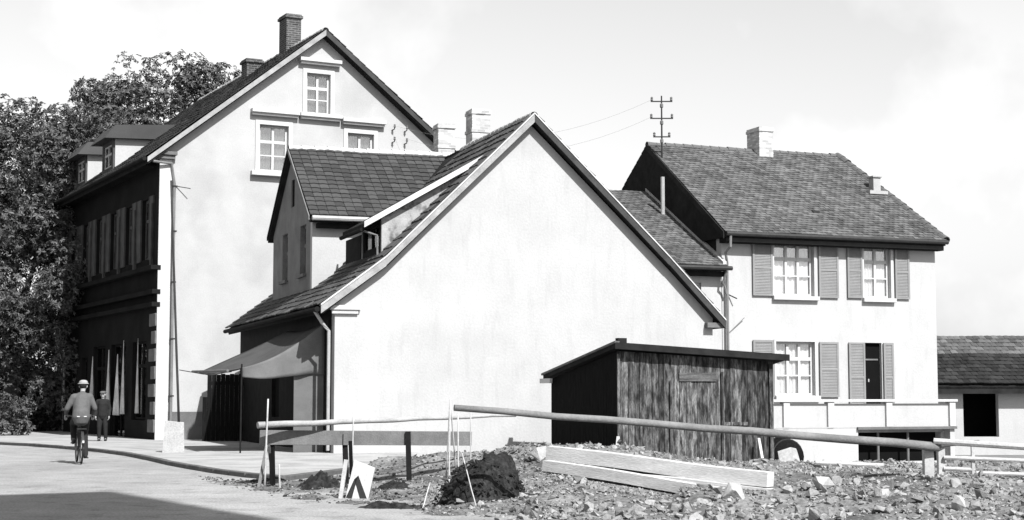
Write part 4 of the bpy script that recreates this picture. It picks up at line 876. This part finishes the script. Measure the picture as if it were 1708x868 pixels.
def head(mb, c, f):
    """head centre c, facing unit f (horizontal)"""
    c = Vector(c); f = Vector(f).normalized(); s = Vector((f.y, -f.x, 0))
    ell(mb, c + Vector((0, 0, .015)), (.078, .095, .105)); ell(mb, c + f * .03 - Vector((0, 0, .05)), (.058, .06, .065))
    capsule(mb, c + f * .095 + Vector((0, 0, .005)), c + f * .112 - Vector((0, 0, .025)), .010, .014, 6)
    for k in (-1, 1): ell(mb, c + s * k * .08 - f * .005 - Vector((0, 0, .005)), (.016, .022, .032), 8)
    capsule(mb, c + f * .085 - Vector((0, 0, .06)) - s * .02, c + f * .085 - Vector((0, 0, .06)) + s * .02, .009, .009, 6)
def face_bits(parent, c, f, hairm):
    c = Vector(c); f = Vector(f).normalized(); s = Vector((f.y, -f.x, 0))
    for k in (-1, 1):
        e = MB(); ell(e, c + f * .088 + s * k * .032 + Vector((0, 0, .008)), (.011, .011, .008), 8); e.build('eye', SIGNB, parent, smooth=True)
    h = MB(); ell(h, c - f * .02 + Vector((0, 0, .03)), (.084, .092, .10)); h.build('hair', hairm, parent, smooth=True)

# cyclist riding away: local x right, y forward
cyc = Vector((-9.72, 36.1, .004)); hd = rad(20)
bi = empty('bicycle', cyc, hd, 'black bicycle ridden away along the street at the left', 'bicycle')
for yy in (0.0, 1.08):
    wc = Vector((0, yy, .34)); ty = MB(); N_ = 32
    def ring(mb, R0, r, n=N_, k=8):
        P_ = [(r * math.cos(2 * math.pi * j / k), wc.y + (R0 + r * math.sin(2 * math.pi * j / k)) * math.cos(2 * math.pi * i / n), wc.z + (R0 + r * math.sin(2 * math.pi * j / k)) * math.sin(2 * math.pi * i / n)) for i in range(n) for j in range(k)]
        mb.add(P_, [(i * k + j, i * k + (j + 1) % k, ((i + 1) % n) * k + (j + 1) % k, ((i + 1) % n) * k + j) for i in range(n) for j in range(k)])
    ring(ty, .32, .019); w_ = ty.build('wheel', RUBBER, bi, smooth=True)
    rm = MB(); ring(rm, .295, .010); rm.build('rim', ZINC, w_, smooth=True); sk = MB()
    for i in range(18):
        a = 2 * math.pi * i / 18; sk.tube([(.02 * (-1) ** i, wc.y, wc.z), (0, wc.y + .29 * math.cos(a), wc.z + .29 * math.sin(a))], .0015, 4)
    sk.tube([(-.05, wc.y, wc.z), (.05, wc.y, wc.z)], .016, 8); sk.build('spokes', ZINC, w_)
    mg = MB(); 
    for i in range(12):
        a0 = rad(20 + i * 12); a1 = rad(20 + (i + 1) * 12)
        if yy: a0, a1 = a0 + .3, a1 + .3
        mg.quad(*[(sx, wc.y - .365 * math.cos(a), wc.z + .365 * math.sin(a)) for sx, a in ((-.028, a0), (.028, a0), (.028, a1), (-.028, a1))])
    mg.build('mudguard', IRON, bi)
fm_ = MB()
for a, b in (((0, .46, .28), (0, .36, .82)), ((0, .36, .80), (0, .92, .80)), ((0, .46, .28), (0, .94, .72)), ((.03, .0, .34), (.02, .46, .28)), ((-.03, .0, .34), (-.02, .46, .28)), ((.03, 0, .34), (.015, .38, .76)), ((-.03, 0, .34), (-.015, .38, .76)), ((0, .90, .95), (0, .97, .62)), ((.04, 1.08, .34), (.03, .97, .62)), ((-.04, 1.08, .34), (-.03, .97, .62))): fm_.tube([a, b], .015, 8)
fm_.build('frame', IRON, bi)
MB().tube([(-.28, .66, 1.0), (-.25, .84, 1.03), (0, .92, .98), (.25, .84, 1.03), (.28, .66, 1.0)], .013, 8).build('handlebar', ZINC, bi)
for k in (-1, 1): MB().tube([(k * .28, .64, 1.0), (k * .278, .76, 1.012)], .018, 8).build('grip', RUBBER, bi)
sd = MB(); ell(sd, (0, .28, .90), (.10, .11, .04)); ell(sd, (0, .42, .90), (.035, .12, .03)); sd.build('saddle', DARKCLOTH, bi, smooth=True); MB().tube([(0, .355, .8), (0, .345, .89)], .013).build('seat_post', ZINC, bi)
ck = MB().tube([(.09, .46, .28), (.09, .43, .12)], .010, 6); ck.tube([(-.09, .46, .28), (-.09, .49, .44)], .010, 6); ck.tube([(-.1, .46, .28), (.1, .46, .28)], .014, 8); ck = ck.build('crank', ZINC, bi)
for x, y, z in ((.14, .43, .12), (-.14, .49, .44)): MB().box(x - .045, x + .045, y - .04, y + .04, z - .012, z + .012).build('pedal', RUBBER, bi)
MB().lathe([(.09, -.003), (.09, .003)], n=20).build('chainwheel', ZINC, bi).matrix_local = Matrix.Translation((.055, .46, .28)) @ Matrix.Rotation(math.pi / 2, 4, 'Y')
MB().box(-.09, .09, -.12, .22, .74, .755).build('carrier', IRON, bi); MB().box(-.02, .02, -.40, -.37, .46, .51).build('reflector', PALECLOTH, bi)

hipz = 1.0; hip = Vector((0, .30, .98)); chest = Vector((.03, .45, 1.36)); neck = Vector((.045, .53, 1.52)); hc = Vector((.06, .58, 1.66))
b_ = MB(); capsule(b_, hip, chest, .15, .15); capsule(b_, chest, neck, .12, .055); capsule(b_, neck, hc, .052, .055); head(b_, hc, (.25, 1, 0))
legs = [((.09, .32, .96), (.11, .66, .64), (.125, .43, .19)), ((-.09, .32, .96), (-.12, .72, .86), (-.125, .49, .50))]
arms = [((.19, .46, 1.44), (.30, .48, 1.18), (.285, .63, 1.055)), ((-.15, .46, 1.42), (-.28, .48, 1.17), (-.285, .63, 1.055))]
for a, k, f in legs: capsule(b_, a, k, .085, .058); capsule(b_, k, f, .055, .038); capsule(b_, f, (f[0], f[1] + .14, f[2] - .045), .036, .03)
for i, (a, e, w) in enumerate(arms): capsule(b_, a, e, .052, .042); capsule(b_, e, w, .040, .028); hand(b_, w, (0, .75, -.55), (0, -.3, -1), (1 - 2 * (i == 0), 0, 0))
p1 = fused(b_, 'person', SKIN, None, .009); p1.location = cyc; p1.rotation_euler = (0, 0, hd); p1.scale = bi.scale = (1.06,) * 3; tag(p1, 'cyclist seen from behind in grey jacket and pale hat, riding away', 'person')
face_bits(p1, hc, (.25, 1, 0), DARKCLOTH)
j = MB(); capsule(j, hip + Vector((0, .0, .03)), chest, .185, .185, 14); capsule(j, hip - Vector((0, .03, -.01)), hip + Vector((0, -.02, .14)), .195, .175, 14); capsule(j, chest + Vector((0, 0, .0)), neck - Vector((0, .02, .03)), .165, .075, 14)
capsule(j, (-.14, .46, 1.42), (.18, .46, 1.43), .085, .085)
for a, e, w in arms: capsule(j, a, e, .075, .062); capsule(j, e, lerp(e, w, .9), .06, .046)
fused(j, 'jacket', JACKET, p1, .014, 5)
t_ = MB(); capsule(t_, (-.05, .32, .94), (.05, .32, .94), .135, .135)
for a, k, f in legs: capsule(t_, a, k, .108, .082); capsule(t_, k, f, .078, .058)
fused(t_, 'trousers', DARKCLOTH, p1, .014, 4)
for a, k, f in legs:
    sh = MB(); capsule(sh, (f[0], f[1] - .02, f[2] - .03), (f[0], f[1] + .16, f[2] - .055), .046, .04); fused(sh, 'shoe', RUBBER, p1, .01, 2)
cp = MB(); ell(cp, hc + Vector((0, -.01, .085)), (.095, .105, .055), 16); ell(cp, hc + Vector((.0, .02, .055)), (.135, .15, .012), 16); fused(cp, 'brimmed_hat', CAPW, p1, .01, 2)
MB().box(-.10, .10, .085, .11, 1.0, 1.02).build('jacket_hem_strap', PALECLOTH, p1)

# person standing by the shop front, facing the camera side
pp_ = Vector((-13.9, 54.2, gz(0, 54.2) + PH)); b_ = MB(); hc = Vector((0, .0, 1.58))
capsule(b_, (0, 0, .92), (0, .01, 1.28), .13, .14); capsule(b_, (0, .01, 1.28), (0, 0, 1.42), .12, .055); capsule(b_, (0, 0, 1.40), hc, .05, .055); head(b_, hc, (.1, 1, 0))
legs = [((.085, 0, .9), (.10, .03, .48), (.105, -.01, .09)), ((-.085, 0, .9), (-.10, .02, .48), (-.115, .0, .09))]
arms = [((.17, 0, 1.36), (.235, -.03, 1.08), (.22, .08, .86)), ((-.17, 0, 1.36), (-.235, -.02, 1.08), (-.22, .08, .86))]
for a, k, f in legs: capsule(b_, a, k, .082, .056); capsule(b_, k, f, .054, .038); capsule(b_, f, (f[0], f[1] + .14, f[2] - .05), .036, .03)
for i, (a, e, w) in enumerate(arms): capsule(b_, a, e, .048, .04); capsule(b_, e, w, .038, .027); hand(b_, w, (0, .2, -1), (-1 + 2 * (i == 1), .3, 0), (0, 1, 0))
p2 = fused(b_, 'person', SKIN, None, .009); p2.location = pp_; p2.rotation_euler = (0, 0, rad(188)); tag(p2, 'person in dark clothes and cap standing on the pavement by the shop front', 'person')
face_bits(p2, hc, (.1, 1, 0), DARKCLOTH)
j = MB(); capsule(j, (0, 0, .88), (0, .01, 1.28), .165, .165, 14); capsule(j, (0, .01, 1.28), (0, 0, 1.40), .15, .07); capsule(j, (-.13, 0, 1.36), (.13, 0, 1.36), .08, .08)
for a, e, w in arms: capsule(j, a, e, .068, .058); capsule(j, e, lerp(e, w, .92), .055, .044)
fused(j, 'coat', DARKCLOTH, p2, .014, 4); t_ = MB()
for a, k, f in legs: capsule(t_, a, k, .105, .08); capsule(t_, k, f, .076, .06)
fused(t_, 'trousers', DARKCLOTH, p2, .014, 3)
for a, k, f in legs:
    sh = MB(); capsule(sh, (f[0], f[1] - .02, .05), (f[0], f[1] + .17, .045), .046, .04); fused(sh, 'shoe', RUBBER, p2, .01, 2)
cp = MB(); ell(cp, hc + Vector((0, -.01, .08)), (.115, .125, .05), 16); ell(cp, hc + Vector((.01, .10, .06)), (.075, .07, .012), 12); fused(cp, 'flat_cap', JACKET, p2, .01, 2)

# ---------------------------------------------------------------- trees and shrubs
def tree(name, label, base, trunk_h, blobs, nclump, per, seed, leaf=.30, trunk_r=.35, cat='tree', group=None, clump_r=(.7, 1.3)):
    rs = np.random.RandomState(seed); root = empty(name, base, 0, label, cat, group)
    tk = MB(); top = Vector((0, 0, trunk_h)); tk.tube([(0, 0, -.2), (.05, .03, trunk_h * .5), top], [trunk_r * 1.25, trunk_r, trunk_r * .75], 10)
    tk.build('trunk', BARK, root, smooth=True)
    vol = np.array([b[3] * b[4] * b[5] for b in blobs]) ** .8; vol /= vol.sum(); cs = []
    for bx, by, bz, *_ in blobs:
        lb = MB(); q = Vector((bx, by, bz)); lb.tube([top - Vector((0, 0, .3)), lerp(top, q, .5) + Vector((0, 0, .4)), q], [trunk_r * .55, trunk_r * .35, .06], 7); lb.build('limb', BARK, root, smooth=True)
    V_, Q_ = [], []; base_i = 0
    for _ in range(nclump):
        b = blobs[rs.choice(len(blobs), p=vol)]; d = rs.normal(size=3); d /= np.linalg.norm(d); rr_ = rs.uniform(.35, 1.0) ** .45
        c = np.array(b[:3]) + d * np.array(b[3:6]) * rr_; cr_ = rs.uniform(*clump_r)
        n = per; dd = rs.normal(size=(n, 3)); dd[:, 2] += .35; dd /= np.linalg.norm(dd, axis=1)[:, None]
        pos = c + dd * cr_ * (rs.uniform(.3, 1.0, (n, 1)) ** .4) * np.array([1, 1, .75])
        for k in range(n):
            # palmate leaf: five leaflets fanned round the stalk end, drooping outwards
            nrm = dd[k] * .7 + rs.normal(size=3) * .45; nrm[2] += .35; nrm /= np.linalg.norm(nrm)
            a = np.cross(nrm, [0.3, .2, 1.0]); a /= (np.linalg.norm(a) + 1e-6); bb = np.cross(nrm, a); s = leaf * rs.uniform(.6, 1.25); th0 = rs.uniform(0, 6.28)
            for l in range(5):
                th = th0 + (l - 2) * .95; u = a * math.cos(th) + bb * math.sin(th); w = -a * math.sin(th) + bb * math.cos(th)
                ls = s * (1 - .12 * abs(l - 2)); tip = u * ls - nrm * ls * .25; mid = u * ls * .6; wd = w * ls * .22
                V_ += [pos[k], pos[k] + mid + wd, pos[k] + tip, pos[k] + mid - wd]
    V_ = np.array(V_); Q_ = np.arange(len(V_)).reshape(-1, 4)
    cr_o = obj('crown', fast_mesh('crown', V_, Q_, LEAF), root); return root
tree('chestnut_tree', 'tall broad leafy tree rising behind the roof of the large house', (-17.2, 77, -.1), 6.0,
     [(0, 0, 13.4, 4.2, 3.6, 4.6), (-3.0, -1, 11.0, 3.4, 3.2, 3.8), (2.8, .5, 15.0, 2.4, 2.4, 3.0), (-2.0, 0, 14.4, 2.8, 2.4, 2.6), (-5.6, -1, 10.8, 2.8, 2.6, 3.0)], 300, 60, 11, leaf=.22)
tree('chestnut_tree', 'leafy tree at the left edge overhanging the dark street', (-22.0, 70, -.1), 4.5,
     [(0, 0, 11.0, 3.6, 3.0, 3.8), (2.6, -.5, 12.0, 2.2, 2.2, 2.8), (-3, 0, 9.0, 3.2, 3, 3.2), (1.5, -2.5, 6.8, 3.4, 2.4, 3.4), (-1.5, -2.5, 4.5, 3.4, 2.2, 2.8), (2.8, -1.0, 4.0, 2.4, 2.0, 3.0)], 300, 60, 12, leaf=.22)
tree('chestnut_tree', 'shaded tree filling the dark gap beyond the street front', (-20.5, 80, -.1), 4.0,
     [(0, 0, 6.0, 4.0, 3, 4.5), (-4, 0, 6.0, 4.0, 3, 4.5), (-8, 1, 6, 4, 3, 4.5), (3.5, 0, 7.0, 3.0, 3, 4.0)], 220, 34, 13, leaf=.3)
for i, (x, y, lab) in enumerate(((-19.6, 62.5, 'low shrub at the kerb below the left tree, nearest the shop front'), (-21.6, 64.0, 'low shrub at the kerb on the left picture edge'))):
    tree('shrub', lab, (x, y, -.1), .5, [(0, 0, .9, .9, .8, .8), (.6, .2, .7, .6, .6, .6)], 26, 22, 30 + i, leaf=.16, trunk_r=.05, cat='shrub', group='shrubs along the street', clump_r=(.25, .45))
hg = empty('hedge', (-27.5, 69, -.1), rad(20), 'dark clipped hedge closing the street under the trees', 'hedge')
hb = MB().box(0, 11.5, 0, .9, 0, 2.6).build('hedge_core', DARKSOIL, hg)
hs = np.random.RandomState(77); HV = []
for _ in range(5200):
    q = hs.rand(); p = np.array([hs.uniform(-.1, 11.6), -.05, hs.uniform(0, 2.7)]) if q < .75 else np.array([hs.uniform(-.1, 11.6), hs.uniform(-.1, 1), 2.65])
    p = p + hs.normal(size=3) * .08; u = hs.normal(size=3); u /= np.linalg.norm(u); w = np.cross(u, hs.normal(size=3)); w /= np.linalg.norm(w); s = .12
    HV += [p - u * s, p + w * s * .5, p + u * s, p - w * s * .5]
HV = np.array(HV); lf = obj('leaves', fast_mesh('leaves', HV, np.arange(len(HV)).reshape(-1, 4), LEAF), hg); lf['kind'] = 'stuff'

# ---------------------------------------------------------------- the tall house behind the photographer (its shadow falls on the street)
tdir = Vector((SUN_AZ.x, SUN_AZ.y, 0)); t = 28.0
cor = Vector((-6.7, 25.6, 0)) + tdir * t; hh = t * math.tan(SUN_EL)
N_ = empty('town_house', cor, math.atan2(tdir.y, tdir.x), 'tall town house standing behind the camera, seen only by its shadow', 'house')
# local x runs towards the sun, local -y towards the left of the street
mb = MB(); tw_ = [(1.2 + 2.4 * k, 2.3 + 2.4 * k, 1.2 + 3.4 * f, 3.1 + 3.4 * f) for k in range(3) for f in range(7)]
wall(mb, GX, [(0, hh), (8, hh)], 0, tw_, .4); mb.build('side_wall', PL_BIG, N_)
MB().box(0, .4, -6, -.001, 0, hh).build('front_wall', PL_BIG, N_); MB().box(7.6, 8, -6, -.001, 0, hh).build('rear_wall', PL_BIG, N_); MB().box(.41, 7.59, -6, -5.6, 0, hh).build('end_wall', PL_BIG, N_)
MB().box(.0, 8.0, -6, .4, hh + .003, hh + .25).build('roof', TARFELT, N_)
for q in tw_: MB().bM(GX, *q, .2, .24).build('window', BLACK, N_)

# ---------------------------------------------------------------- render settings
sc.render.engine = 'CYCLES'; sc.cycles.max_bounces = 6; sc.cycles.transparent_max_bounces = 8
sc.render.film_transparent = False
